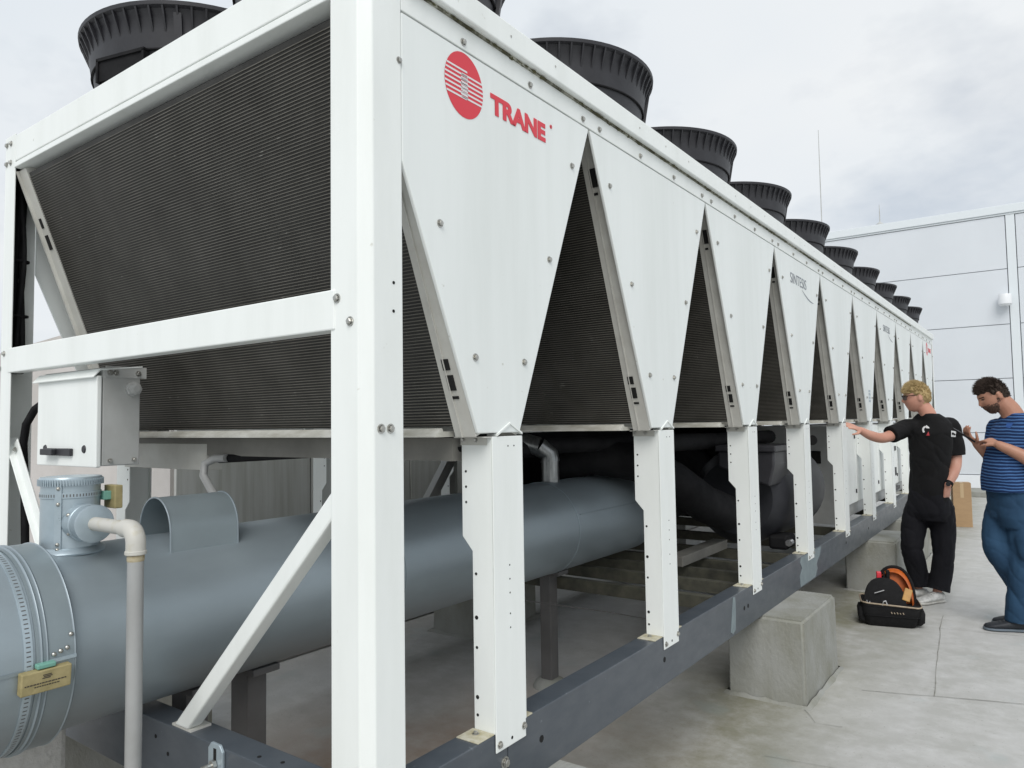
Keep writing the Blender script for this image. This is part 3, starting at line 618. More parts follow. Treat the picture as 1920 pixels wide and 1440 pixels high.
# tray arm, conduit and cable under the first coil
k = MB(); k.box(-2.08, -1.42, .46, .53, 1.345, 1.452); place('tray_arm', k.mesh('tray_arm', M['offwhite']), ch, bevel=.003)
k = MB(); k.tube([(-.13, .50, 1.447), (-.5, .50, 1.435), (-.72, .50, 1.425), (-1.1, .49, 1.405), (-1.33, .46, 1.393)], .017, 10); place('black_cable', k.mesh('black_cable', M['rubber'], 60), ch)
k = MB(); k.tube([(-1.27, .45, 1.397), (-1.33, .44, 1.395), (-1.365, .42, 1.375), (-1.36, .41, 1.33), (-1.30, .40, 1.29), (-1.235, .39, 1.25), (-1.20, .38, 1.20), (-1.18, .36, 1.10)], .0155, 12); place('flexible_conduit', k.mesh('flexible_conduit', M['pvc'], 60), ch)

# ---- machinery inside
def drum(name, x, z, r, y0, y1, m_, par=ch, dome=.08, seg=40):
    k = MB(); k.lathe([(0, y0), (r * .75, y0 + dome * .1), (r * .95, y0 + dome * .55), (r, y0 + dome), (r, y1 - dome), (r * .95, y1 - dome * .55), (r * .75, y1 - dome * .1), (0, y1)], seg, ax=1, c=(x, 0, z)); return place(name, k.mesh(name, m_, 40), par)
dr = drum('oil_drum', -.45, .985, .335, 3.78, 5.02, M['machine'], dome=.16)
k = MB(); k.prism([(-.50, 1.31), (-.13, 1.31), (-.13, 1.22), (-.165, 1.08), (-.50, 1.20)], 1, 3.62, 4.06); tb_ = place('terminal_box', k.mesh('terminal_box', M['black']), dr, bevel=.012)
k = MB(); k.box(-.515, -.115, 3.60, 4.08, 1.305, 1.345); place('lid', k.mesh('lid', M['black']), tb_, bevel=.008)
k = MB(); k.box(-.30, -.24, 3.612, 3.619, 1.25, 1.29); place('maker_plate', k.mesh('maker_plate', M['steel']), tb_)
drum('evaporator', -1.45, 1.00, .34, 3.2, 8.8, M['rubber'])
k = MB(); k.tube([(-1.30, 2.75, 1.20), (-1.05, 2.85, 1.30), (-.80, 3.0, 1.26), (-.62, 3.15, 1.14), (-.50, 3.35, .98), (-.45, 3.6, .90)], [.10, .115, .12, .12, .12, .12], 18); place('insulated_elbow', k.mesh('insulated_elbow', M['rubber'], 60), ch)
k = MB(); k.tube([(-.70, 2.9, 1.36), (-.62, 3.25, 1.375), (-.60, 3.8, 1.37), (-.60, 5.1, 1.37)], .055, 14); k.tube([(-1.7, 2.2, 1.37), (-1.0, 2.5, 1.38), (-.85, 3.3, 1.38)], .045, 12); k.tube([(-1.2, 2.2, 1.36), (-1.2, 5.0, 1.36)], .05, 12); place('header_pipes', k.mesh('header_pipes', M['rubber'], 60), ch)
k = MB(); k.box(-.60, -.50, 2.98, 3.75, .64, .70); place('skid_channel', k.mesh('skid_channel', M['darksteel']), ch, bevel=.004)
k = MB(); k.box(-.26, -.13, 3.86, 4.06, .64, .735); pm = place('oil_pump', k.mesh('oil_pump', M['rubber']), ch, bevel=.02)
k = MB(); k.lathe([(0, 0), (.022, 0), (.022, .06), (.014, .065), (.014, .08), (0, .08)], 12, ax=1, c=(-.125, 3.86, .69)); place('brass_plug', k.mesh('brass_plug', M['steel'], 40), pm)
k = MB(); k.tube([(-1.55, 1.95, .585), (-.5, 2.0, .59), (-.12, 2.05, .57)], .003, 6); place('drip_wire', k.mesh('drip_wire', M['steelpost']), ch)
k = MB(); k.box(-1.62, -1.56, 2.3, 8.0, .64, 1.45); k.box(-1.56, -.9, 5.2, 5.26, .64, 1.45); place('light_block_panel', k.mesh('light_block_panel', M['rubber']), ch)  # added dark panels that block light from the far side
k = MB(); k.bar((-1.92, 2.22, .93), (-1.92, 2.62, 1.42), .07, .05, up=(1, 0, 0)); place('inner_brace', k.mesh('inner_brace', M['greysteel']), ch)
# electrical cabinet behind posts five to eight
k = MB(); k.box(-.95, -.135, 5.30, 9.2, .745, 1.452); cb_ = place('control_cabinet', k.mesh('control_cabinet', M['greysteel']), ch, bevel=.004)
k = MB(); k.box(-.90, -.16, 5.34, 9.15, .637, .744); place('plinth', k.mesh('plinth', M['greysteel']), cb_)
k = MB(); k.box(-.95, -.135, 5.288, 5.299, .64, 1.45); place('end_cover', k.mesh('end_cover', M['greysteel']), cb_)
k = MB(); k.lathe([(0, 5.283), (.038, 5.283), (.042, 5.2875)], 24, ax=1, c=(-.30, 0, 1.335)); place('cable_gland', k.mesh('cable_gland', M['steelpost']), cb_)
k = MB(); k.box(-.38, -.235, 5.27, 5.2875, 1.14, 1.245); place('socket', k.mesh('socket', M['dark']), cb_, bevel=.004)
y = 5.33
for wd in (.74, .38, .72, .40, .78, .78):
    k = MB(); k.box(-.134, -.117, y, y + wd - .02, .76, 1.445); d_ = place('cabinet_door', k.mesh('cabinet_door', M['white']), cb_, bevel=.004)
    for z in (.84, 1.33):
        k = MB(); k.box(-.117, -.108, y + wd - .062, y + wd - .045, z, z + .035); place('latch', k.mesh('latch', M['black']), d_)
    y += wd
k = MB(); k.box(-.118, -.10, 8.05, 8.20, 1.14, 1.19); k.box(-.118, -.10, 8.1, 8.18, .86, .95); k.box(-.118, -.09, 7.9, 8.3, .70, .735); place('gauge_block', k.mesh('gauge_block', M['black']), cb_)

# ================================================================== INSULATED PIPE
PX, PZ, PR = -1.08, .911, .257
pipe = thing('insulated_pipe', 'large blue-grey jacketed pipe entering the end of the chiller', 'pipe', (PX, .8, 0))
def psec(name, y0, y1, r, m_=M['clad'], th=.003, par=pipe):
    k = MB(); k.lathe([(r - th, y0), (r, y0), (r, y0 + .004), (r, (y0 + y1) / 2), (r, y1 - .004), (r, y1), (r - th, y1)], 96, ax=1, c=(PX, 0, PZ)); return place(name, k.mesh(name, m_, 50), par)
psec('jacket_section', -.30, 1.00, PR); psec('jacket_section', .97, 2.36, PR + .002); psec('jacket_section', 2.33, 3.32, PR + .0035)
psec('jacket_section', -2.2, -.345, PR + .018); lap = psec('lap_band', -.375, -.283, PR + .022, M['clad2'])
for y, r in ((-.283, PR + .0225), (-.350, PR + .0245), (-.363, PR + .0245)):
    k = MB(); k.lathe([(r - .006, y - .004), (r, y - .003), (r + .002, y), (r, y + .003), (r - .006, y + .004)], 96, ax=1, c=(PX, 0, PZ)); place('bead', k.mesh('bead', M['clad'], 60), lap)
strap = psec('strap', -.402, -.382, PR + .021, M['galv'])
k = MB(); n = 150
for i in range(n):
    an = 2 * math.pi * i / n; r = PR + .0215; c_, s_ = math.cos(an), math.sin(an); d = .0016
    k.add([(PX + r * math.cos(an + dd), y, PZ + r * math.sin(an + dd)) for dd, y in ((-.005, -.397), (.005, -.397), (.005, -.387), (-.005, -.387))], [(0, 1, 2, 3)])
place('strap_slots', k.mesh('strap_slots', M['steelpost']), strap, kind='stuff')
def on_pipe(y, deg, r=PR + .024):      # deg: angle in the xz section, 0 = towards +x
    a = R_(deg); return Matrix(((-math.sin(a), 0, math.cos(a), PX + r * math.cos(a)), (0, 1, 0, y), (math.cos(a), 0, math.sin(a), PZ + r * math.sin(a)), (0, 0, 0, 1)))
k = MB(); k.lathe([(PR + .003, 2.329), (PR + .0052, 2.330), (PR + .0052, 2.334), (PR + .003, 2.335)], 96, ax=1, c=(PX, 0, PZ)); place('ring_seam', k.mesh('ring_seam', M['galv'], 60), pipe)
# lengthwise seam and rivets
k = MB()
for y0, y1, a, r in ((-1.6, -.40, 0, PR + .019), (2.36, 3.3, 20, PR + .004)):
    mw = on_pipe((y0 + y1) / 2, a, r); k.add([mw @ Vector((sx_ * .004, sy_ * (y1 - y0) / 2, h)) for h in (-.002, .003) for sx_, sy_ in ((-1, -1), (1, -1), (1, 1), (-1, 1))], [(0, 1, 2, 3), (4, 5, 6, 7), (0, 1, 5, 4), (1, 2, 6, 5), (2, 3, 7, 6), (3, 0, 4, 7)])
place('long_seam', k.mesh('long_seam', M['clad2']), pipe)
k = MB(); k.lathe([(0, .004), (.004, .0035), (.006, 0)], 10); ME_RIV = k.mesh('rivet', M['bolt'], 60)
for y, a in ((-.335, 5.5), (-.319, 6.5), (-.303, 7.5), (-.292, 14)): place('rivet', ME_RIV, lap, on_pipe(y, a))
k = MB(); mw = on_pipe(-.318, 2.5, PR + .0235); k.add([mw @ Vector((sx_ * .0045, sy_ * .036, h)) for h in (-.002, .002) for sx_, sy_ in ((-1, -1), (1, -1), (1, 1), (-1, 1))], [(0, 1, 2, 3), (4, 5, 6, 7), (0, 1, 5, 4), (1, 2, 6, 5), (2, 3, 7, 6), (3, 0, 4, 7)]); place('lap_end', k.mesh('lap_end', M['galv']), lap)
# yellowed tag block clipped on the strap
mw = on_pipe(-.358, -5.5, PR + .030)
k = MB(); k.box(-.028, .028, -.058, .058, -.012, .012); tg = place('name_tag', k.mesh('name_tag', M['tag']), pipe, mw, bevel=.003)
k = MB(); k.box(.030, .042, -.022, .022, -.012, .008); place('clip', k.mesh('clip', M['strapc']), tg, mw, bevel=.003)
k = MB()
for u, v0, v1 in ((.016, -.010, .010), (.012, -.008, .012), (.008, -.011, .008)): k.box(u - .0012, u + .0012, v0, v1, .0121, .0126)
v = -.050
while v < .046: ln = random.uniform(.003, .007); k.box(-.0045, -.0015, v, v + ln, .0121, .0126); v += ln + .0015
v = -.028
while v < .028: ln = random.uniform(.003, .006); k.box(-.0115, -.0088, v, v + ln, .0121, .0126); v += ln + .0015
place('print', k.mesh('print', M['ink']), tg, mw)
# vertical stub with cap and side neck
SX, SY = -1.08, -.184
st = MB(); st.lathe([(.078, 1.05), (.078, 1.37), (.075, 1.372)], 48, c=(SX, SY, 0)); stub = place('stub', st.mesh('stub', M['galv'], 40), pipe)
k = MB(); k.lathe([(.075, 1.352), (.082, 1.354), (.084, 1.368), (.080, 1.376), (.05, 1.378), (0, 1.378)], 48, c=(SX, SY, 0))
cap_ = place('cap', k.mesh('cap', M['galv'], 40), stub)
k = MB()
for i in range(72):
    an = 2 * math.pi * i / 72; k.add([(SX + (r) * math.cos(an + d), SY + r * math.sin(an + d), z) for r, z in ((.0835, 1.352), (.0862, 1.352), (.0862, 1.370), (.0835, 1.370)) for d in (-.02, .02)], [(2, 3, 5, 4), (0, 1, 3, 2), (0, 2, 4, 6), (1, 7, 5, 3)])
place('crimp', k.mesh('crimp', M['galv']), cap_, kind='stuff')
k = MB(); k.lathe([(.0785, 1.315), (.0805, 1.316), (.0805, 1.332), (.0785, 1.333)], 48, c=(SX, SY, 0)); sb_ = place('stub_strap', k.mesh('stub_strap', M['galv'], 40), stub)
k = MB()
for i in range(60):
    an = 2 * math.pi * i / 60; k.add([(SX + .0808 * math.cos(an + d), SY + .0808 * math.sin(an + d), z) for z, d in ((1.320, -.018), (1.320, .018), (1.328, .018), (1.328, -.018))], [(0, 1, 2, 3)])
place('strap_slots', k.mesh('strap_slots', M['steelpost']), sb_, kind='stuff')
k = MB(); k.lathe([(.079, 1.160), (.096, 1.152), (.099, 1.157), (.092, 1.167), (.079, 1.172)], 48, c=(SX, SY, 0)); place('collar', k.mesh('collar', M['galv'], 60), stub)
k = MB(); k.bar((SX + .056, SY - .057, 1.16), (SX + .056, SY - .057, 1.37), .018, .004, up=(.7, -.7, 0)); sm_ = place('seam', k.mesh('seam', M['galv']), stub)
for z in (1.17, 1.185, 1.30, 1.345): place('rivet', ME_RIV, sm_, T(SX + .0578, SY - .0588, z) @ Matrix.Rotation(R_(-45), 4, 'Z') @ TOX)
NZ = 1.245
k = MB(); k.lathe([(.050, .04), (.052, .08), (.052, .145), (.054, .148), (.054, .154), (.050, .156), (0, .156)], 40, ax=0, c=(SX, SY, NZ)); nk = place('side_neck', k.mesh('side_neck', M['galv'], 40), stub)
k = MB(); k.lathe([(.052, .105), (.0545, .107), (.0545, .111), (.052, .113)], 40, ax=0, c=(SX, SY, NZ)); place('bead', k.mesh('bead', M['galv'], 60), nk)
for a in (150, 215, 270): place('rivet', ME_RIV, nk, T(SX + .09, SY + .052 * math.cos(R_(a)), NZ + .052 * math.sin(R_(a))) @ Matrix.Rotation(R_(a - 90), 4, 'X'))
k = MB(); k.box(SX + .015, SX + .085, SY + .088, SY + .112, 1.275, 1.345); tg2 = place('stub_tag', k.mesh('stub_tag', M['tag']), stub, bevel=.003); k = MB(); k.box(SX + .028, SX + .062, SY + .066, SY + .089, 1.302, 1.328); place('clip', k.mesh('clip', M['strapc']), tg2, bevel=.002)
# arched hood over the second branch
k = MB(); HR = .094; HX = PX + .045; prof = []
arc = [(HX + HR * math.cos(a), 1.185 + HR * 1.15 * math.sin(a)) for a in [math.pi * i / 24 for i in range(25)]]
arc = [(HX + HR + .002, 1.10)] + arc + [(HX - HR - .002, 1.10)]; n = len(arc)
ins = [(HX + (x - HX) * .97, 1.185 + (z - 1.185) * .97 if z > 1.185 else z) for x, z in arc]
for y0 in (.05, .285):
    for q in (arc, ins): k.v += [(x, y0, z) for x, z in q]
for i in range(n - 1):
    k.f += [(i, i + 1, 2 * n + i + 1, 2 * n + i), (n + i, 3 * n + i, 3 * n + i + 1, n + i + 1), (i, n + i, n + i + 1, i + 1), (2 * n + i, 2 * n + i + 1, 3 * n + i + 1, 3 * n + i)]
k.m = [0] * len(k.f); hood = place('hood', k.mesh('hood', M['clad2'], 50), pipe)
for y0 in (.05, .285):
    k = MB(); k.tube([(x, y0, z) for x, z in arc], .0032, 6); place('hood_edge', k.mesh('hood_edge', M['clad'], 60), hood)
for y0 in (.05, .27):
    k = MB(); k.box(HX + HR - .012, HX + HR + .012, y0, y0 + .015, 1.098, 1.112); place('hood_foot', k.mesh('hood_foot', M['clad']), hood)
# jacketed branch elbow further in
k = MB(); BY = 2.44; M['branchm'] = mat('branch_jacket', (.36, .37, .37), .32, metal=.85, var=(.22, .23, .23), vs=14, stretch=(6, 6, 1)); k.tube([(PX, BY, 1.14), (PX, BY, 1.29)], .052, 24); be = place('branch', k.mesh('branch', M['branchm'], 50), pipe)
k = MB(); k.tube([(PX, BY, 1.285), (PX - .005, BY, 1.33), (PX - .05, BY - .04, 1.375)], [.056, .057, .057], 24); k.tube([(PX - .05, BY - .04, 1.375), (PX - .25, BY - .15, 1.44)], .056, 24); place('branch_elbow', k.mesh('branch_elbow', M['branchm'], 30), be)
# branch end into the machine
k = MB(); k.lathe([(0, 3.32), (.20, 3.32), (.235, 3.31), (.235, 3.27)], 48, ax=1, c=(PX, 0, PZ)); place('end_cap', k.mesh('end_cap', M['rubber'], 40), pipe)
# steel legs carrying the pipe
for (y0, wx, lab) in ((.16, .09, 'dark steel pipe stand just inside the end rail'), (.385, .10, 'dark steel pipe stand behind the diagonal brace'), (2.36, .07, 'slim dark steel pipe stand with a cement footing between two posts')):
    o = thing('pipe_stand', lab, 'pipe stand', (PX, y0 + .04, 0), 'steel stands under the big pipe')
    k = MB(); k.box(PX - wx / 2, PX + wx / 2, y0, y0 + .08, .03, PZ - PR - .003); place('column', k.mesh('column', M['steelpost']), o, bevel=.004)
    k = MB(); k.box(PX - .10, PX + .10, y0 - .01, y0 + .10, PZ - PR - .012, PZ - PR + .012); place('saddle', k.mesh('saddle', M['steelpost']), o, bevel=.003)
    k = MB(); k.lathe([(0, 0), (.10, 0), (.085, .035), (.06, .05), (0, .05)], 16, c=(PX, y0 + .04, 0)); place('footing', k.mesh('footing', M['pier'], 40), o)
blk = thing('pale_footing_block', 'pale rough block standing under the jacketed pipe outside the end rail', 'footing', (-1.35, -.35, 0))
k = MB(); k.box(-1.50, -1.22, -.60, -.12, 0, .655); place('block', k.mesh('block', mat('pale_render', (.62, .62, .60), .9, var=(.5, .5, .48), vs=20, bump=.5, bs=60)), blk, bevel=.02)

# ---- grey drain pipe
dp = thing('drain_pipe', 'grey plastic drain pipe with elbow standing before the jacketed pipe', 'drain pipe', (-.692, SY, 0))
DX = -.692
k = MB(); k.tube([(DX, SY, 0), (DX, SY, 1.19)], .0205, 28); place('riser', k.mesh('riser', M['pvc'], 50), dp)
k = MB(); k.tube([(SX + .15, SY, NZ), (DX - .04, SY, NZ)], .0195, 28); place('arm', k.mesh('arm', M['pvcjoint'], 50), dp)
k = MB(); el = [(DX - .058, SY, NZ)] + [(DX - .035 + .035 * math.sin(a), SY, NZ - .035 + .035 * math.cos(a)) for a in [math.pi / 2 * i / 8 for i in range(9)]] + [(DX, SY, NZ - .062)]
k.tube(el, .0248, 28); k.lathe([(.0248, NZ - .066), (.0272, NZ - .064), (.0272, NZ - .056), (.0248, NZ - .054)], 28, c=(DX, SY, 0)); place('elbow', k.mesh('elbow', M['pvcjoint'], 50), dp)
k = MB(); k.lathe([(.0205, NZ - .083), (.0218, NZ - .080), (.0214, NZ - .067), (.0205, NZ - .065)], 28, c=(DX, SY, 0)); place('glue_ring', k.mesh('glue_ring', M['glue'], 50), dp)
k = MB(); k.lathe([(.0195, DX - .066), (.0215, DX - .064), (.0215, DX - .059), (.0195, DX - .057)], 28, ax=0, c=(0, SY, NZ)); place('glue_ring', k.mesh('glue_ring', M['glue'], 50), dp)

# ================================================================== CARDBOARD BOX
cbx = thing('cardboard_box', 'tall brown cardboard box standing on the roof by the far piers', 'cardboard box', (.31, 10.72, 0), rz=R_(12))
mw = W[cbx]
k = MB(); k.box(-.11, .11, -.10, .10, 0, .60); bo = place('carton', k.mesh('carton', M['card']), cbx, mw, bevel=.004)
k = MB(); k.box(-.108, -.002, -.099, .099, .6008, .604); k.box(.002, .108, -.099, .099, .6012, .6045); place('flap', k.mesh('flap', M['card']), bo, mw)
k = MB(); k.box(-.02, .02, -.1012, -.1004, .40, .60); k.box(-.02, .02, -.1004, .10, .605, .6056); place('tape', k.mesh('tape', M['tape']), bo, mw)

# ================================================================== PEOPLE
class Rig:
    """joints from photo pixels: each lies on an upright plane through the person's place, shifted off metres away from the viewer"""
    def __init__(s, x, y):
        s.o = Vector((x, y, 0)); s.n = Vector((x - CAM.x, y - CAM.y, 0)).normalized(); s.r = Vector((s.n.y, -s.n.x, 0))
    def at(s, u, v, off=0.0):
        d = FW + RT * ((u - 960) / FPX) + UP * ((720 - v) / FPX); t_ = ((s.o - CAM).dot(s.n) + off) / d.dot(s.n); return CAM + d * t_
def remeshed(k, vox, smooth=4, wr=0.0, wsc=9.0, seed=0.0, hem=None):
    me = bpy.data.meshes.new('tmp'); me.from_pydata(k.v, [], k.f)
    bm = bmesh.new(); bm.from_mesh(me); bmesh.ops.recalc_face_normals(bm, faces=bm.faces); bm.to_mesh(me); bm.free()
    o = bpy.data.objects.new('tmp', me); col.objects.link(o)
    r = o.modifiers.new('r', 'REMESH'); r.mode = 'VOXEL'; r.voxel_size = vox
    sm = o.modifiers.new('s', 'SMOOTH'); sm.iterations = smooth; sm.factor = .5
    dg = bpy.context.evaluated_depsgraph_get(); m2 = bpy.data.meshes.new_from_object(o.evaluated_get(dg)); bpy.data.objects.remove(o); bpy.data.meshes.remove(me)
    if wr:
        nrm = [v.normal.copy() for v in m2.vertices]
        for v, n_ in zip(m2.vertices, nrm):
            p = v.co; q = Vector((p.x * wsc + p.z * wsc * .5, p.y * wsc, p.z * wsc * .8 + seed)); cr = max(0, 1 - abs(noise.noise(q)) * 1.6) ** 4; cr2 = max(0, 1 - abs(noise.noise(q * 1.9 + Vector((7, 3, 1)))) * 1.8) ** 4; v.co = p - n_ * (cr * wr + cr2 * wr * .5) + n_ * noise.noise(q * .45) * wr * .6
    if hem is not None:
        for v in m2.vertices: v.co.z = max(v.co.z, hem + .01 * noise.noise(v.co * 12))
    m2.polygons.foreach_set('use_smooth', [True] * len(m2.polygons)); return m2
def limb(k, pts, rad, seg=16, flat=1.0, upv=None, open_end=False):
    pts = [Vector(p) for p in pts]; fine_, fr_ = [], []
    for i in range(len(pts) - 1):
        p0 = pts[max(i - 1, 0)]; p1 = pts[i]; p2 = pts[i + 1]; p3 = pts[min(i + 2, len(pts) - 1)]
        for j in range(6):
            t_ = j / 6; t2, t3 = t_ * t_, t_ ** 3
            fine_.append(.5 * ((2 * p1) + (p2 - p0) * t_ + (2 * p0 - 5 * p1 + 4 * p2 - p3) * t2 + (3 * p1 - p0 - 3 * p2 + p3) * t3)); fr_.append(rad[i] + (rad[i + 1] - rad[i]) * t_)
    fine_.append(pts[-1]); fr_.append(rad[-1])
    k.tube(fine_, fr_, seg, flat=flat, upv=upv); k.sphere(fine_[0], fr_[0] * .97, 12, 8)
    if not open_end: k.sphere(fine_[-1], fr_[-1] * .97, 12, 8)
def torso(k, secs):       # secs: (centre, half width, half depth, right vector, forward vector)
    n = 28; rings = []
    for c_, hw, hd, rv, fv in secs:
        rings.append([c_ + rv * hw * math.copysign(abs(math.cos(a)) ** .85, math.cos(a)) + fv * hd * math.copysign(abs(math.sin(a)) ** .9, math.sin(a)) for a in [2 * math.pi * i / n for i in range(n)]])
    q = loft(rings); k.add(q.v, q.f)
def head(k, c_, fwd, up, jaw=1.0):
    """ears at the sides, nose, brow, sockets and chin; returns the frame"""
    fwd = Vector(fwd).normalized(); up = Vector(up); up = (up - fwd * up.dot(fwd)).normalized(); rt = fwd.cross(up)
    F3 = Matrix((rt, fwd, up)).transposed(); c_ = Vector(c_); seg, rings = 56, 44; vs = []; fs = []
    for i in range(rings + 1):
        ph = math.pi * i / rings
        for j in range(seg):
            an = 2 * math.pi * j / seg; d = Vector((math.sin(ph) * math.cos(an), math.sin(ph) * math.sin(an), math.cos(ph)))
            p = Vector((.077 * d.x, .097 * d.y, .118 * d.z))
            if p.z < 0:
                t_ = -p.z / .118; p.x *= 1 - .22 * t_ * t_ * (2 - jaw); p.y = p.y * (1 - .10 * t_) + .020 * t_
                if d.y < 0: p.y += .045 * t_ * -d.y
            def g(x0, z0, wx, wz): return math.exp(-((p.x - x0) / wx) ** 2 - ((p.z - z0) / wz) ** 2) if d.y > 0 else 0
            p.y += .020 * g(0, -.022, .013, .016) + .012 * g(0, .000, .009, .022) + .006 * g(0, .032, .045, .012)
            p.y -= .011 * g(.031, .013, .017, .012) + .011 * g(-.031, .013, .017, .012)
            p.y += .007 * g(0, -.058, .022, .007) + .006 * g(0, -.072, .02, .006) - .006 * g(0, -.065, .024, .004) + .012 * g(0, -.100, .026, .016)
            p.y += .004 * g(.04, -.02, .02, .02) + .004 * g(-.04, -.02, .02, .02)
            vs.append(c_ + F3 @ p)
    for i in range(rings):
        for j in range(seg): fs.append((i * seg + j, (i + 1) * seg + j, (i + 1) * seg + (j + 1) % seg, i * seg + (j + 1) % seg))
    k.add(vs, fs)
    for s_ in (1, -1): k.sphere(c_ + F3 @ Vector((s_ * .079, -.012, -.004)), (.009, .020, .033), 10, 8, F3 @ Matrix.Rotation(s_ * -.25, 3, 'Z'))
    return F3
def hair(c_, F3, m_name, hl, thick, name, parent, tufts=420, tl=.03, lean=(0, .6, .5), top=1.0, seed=3):
    """short hair: a shell over the skull plus tufts"""
    rnd = random.Random(seed); k = MB(); seg, rings = 48, 36; idx = {}; vs = []; fs = []
    def P(d, off):
        p = Vector(((.077 + off) * d.x, (.097 + off) * d.y, (.118 + off * top) * d.z)); return c_ + F3 @ p
    def inside(d): return hl(d)
    ring = []
    for i in range(rings + 1):
        ph = math.pi * i / rings
        for j in range(seg):
            an = 2 * math.pi * j / seg; d = Vector((math.sin(ph) * math.cos(an), math.sin(ph) * math.sin(an), math.cos(ph))); h = inside(d)
            off = thick * min(1, max(-.6, h * 5)) * (.6 + .6 * max(0, d.z)) + noise.noise(d * 4) * .003 if h > -.12 else -.012
            vs.append(P(d, off))
    for i in range(rings):
        for j in range(seg): fs.append((i * seg + j, (i + 1) * seg + j, (i + 1) * seg + (j + 1) % seg, i * seg + (j + 1) % seg))
    k.add(vs, fs); ln = F3 @ Vector(lean); cnt = 0
    while cnt < tufts:
        d = Vector((rnd.gauss(0, 1), rnd.gauss(0, 1), rnd.gauss(.5, 1))).normalized(); h = inside(d)
        if h < .03: continue
        cnt += 1; base_ = P(d, thick * .5); nrm = (F3 @ d).normalized(); s_ = tl * min(1, .25 + max(0, d.z) * 1.1) * rnd.uniform(.6, 1.2)
        dr_ = (nrm * .6 + ln * max(.1, d.z) + Vector((rnd.uniform(-1, 1), rnd.uniform(-1, 1), rnd.uniform(-1, 1))) * .18).normalized(); side = dr_.orthogonal().normalized() * .0026; s2 = dr_.cross(side)
        k.add([base_ + side, base_ - side * .5 + s2 * .87, base_ - side * .5 - s2 * .87, base_ + dr_ * s_], [(0, 1, 3), (1, 2, 3), (2, 0, 3)])
    return place(name, k.mesh(name, M[m_name], 70), parent)
def hand(k, wrist, tip_dir, palm_n, curl, sc=1.0, thumb=1, spread=.10):
    """palm and five separate fingers; tip_dir along the hand, palm_n out of the palm, curl in radians per joint, thumb side +1 / -1"""
    d = Vector(tip_dir).normalized(); n_ = Vector(palm_n); n_ = (n_ - d * n_.dot(d)).normalized(); s_ = d.cross(n_) * thumb; w_ = Vector(wrist)
    pl = .095 * sc; rings = []
    for t_, hw, hd in ((0, .026, .019), (.3, .034, .017), (.75, .041, .015), (1.0, .040, .012)):
        rings.append([w_ + d * pl * t_ + s_ * hw * sc * math.cos(a) + n_ * hd * sc * math.sin(a) for a in [2 * math.pi * i / 14 for i in range(14)]])
    q = loft(rings); k.add(q.v, q.f); k.sphere(w_, .025 * sc, 10, 8)
    for i, (o_, ln) in enumerate(((.030, .072), (.010, .080), (-.011, .074), (-.030, .058))):
        p = w_ + d * pl * .94 + s_ * o_ * sc; dd = (d + s_ * (o_ / .03) * spread).normalized(); pts = [p - dd * .012]; a = 0
        for seg_ in (.42, .32, .26):
            a += curl; p = p + (dd * math.cos(a) + n_ * math.sin(a)) * ln * seg_ * sc; pts.append(p.copy())
        k.tube(pts, [.0095 * sc, .0092 * sc, .0085 * sc, .0072 * sc], 10); k.sphere(pts[-1], .0074 * sc, 8, 6)
    p = w_ + d * .022 * sc + s_ * .024 * sc; dd = (s_ * .75 + d * .75 + n_ * .35).normalized(); p2 = p + dd * .042 * sc; p3 = p2 + (d * .9 + n_ * .5 + s_ * .1).normalized() * .032 * sc; p4 = p3 + (d * .8 + n_ * .6 - s_ * .1).normalized() * .022 * sc
    k.tube([p, p2, p3, p4], [.014 * sc, .0115 * sc, .0100 * sc, .008 * sc], 10); k.sphere(p4, .008 * sc, 8, 6)
def shoe(name, heel, toe, m_up, m_sole, parent, h=.075, wd=.044):
    heel = Vector(heel); toe = Vector(toe); d = (toe - heel).normalized(); s_ = Vector((d.y, -d.x, 0)); ln = (toe - heel).length
    def ring(t_, w_, z0, z1): return [heel + d * ln * t_ + s_ * w_ * math.copysign(abs(math.cos(a)) ** .7, math.cos(a)) + Vector((0, 0, (z0 + z1) / 2 + (z1 - z0) / 2 * math.copysign(abs(math.sin(a)) ** .8, math.sin(a)))) for a in [2 * math.pi * i / 16 for i in range(16)]]
    up_ = [ring(t_, w_ * wd / .044, .016, z) for t_, w_, z in ((0, .018, .06), (.06, .033, h + .01), (.25, .037, h + .02), (.42, .039, h + .005), (.60, .043, .066), (.80, .044, .052), (.94, .034, .042), (1.0, .014, .032))]
    u_ = place(name, loft(up_).mesh('shoe', M[m_up], 60), parent)
    so = [ring(t_, w_ * wd / .044, 0.0, .024) for t_, w_ in ((-.01, .020), (.05, .036), (.25, .038), (.45, .037), (.65, .046), (.82, .047), (.96, .036), (1.015, .015))]
    place('sole', loft(so).mesh('sole', M[m_sole], 60), u_)
    k = MB()
    for i in range(4):
        c0 = heel + d * ln * (.42 + .085 * i) + Vector((0, 0, .083 - .009 * i)); k.tube([c0 - s_ * .022, c0 + Vector((0, 0, .006)), c0 + s_ * .022], .003, 5)
    place('laces', k.mesh('laces', M[m_up]), u_)
    return u_
Zv = Vector((0, 0, 1))
def rotz(v, deg): return Matrix.Rotation(R_(deg), 3, 'Z') @ Vector(v)
def decal(parent, bvh, c_, uvec, vvec, nrm, polys, m_, name, lift=.004):
    """flat print laid on cloth: polygons in (u, v) metres dropped onto the surface along -nrm"""
    k = MB()
    for pl in polys:
        vs = []
        for a, b_ in pl:
            p = c_ + uvec * a + vvec * b_; h = bvh.ray_cast(p + nrm * .3, -nrm); vs.append((h[0] if h[0] else p) + nrm * lift)
        if len(vs) == 4 and True: k.add(vs, [(0, 1, 2, 3)])
        else: k.add(vs, [list(range(len(vs)))])
    return place(name, k.mesh(name, m_), parent)
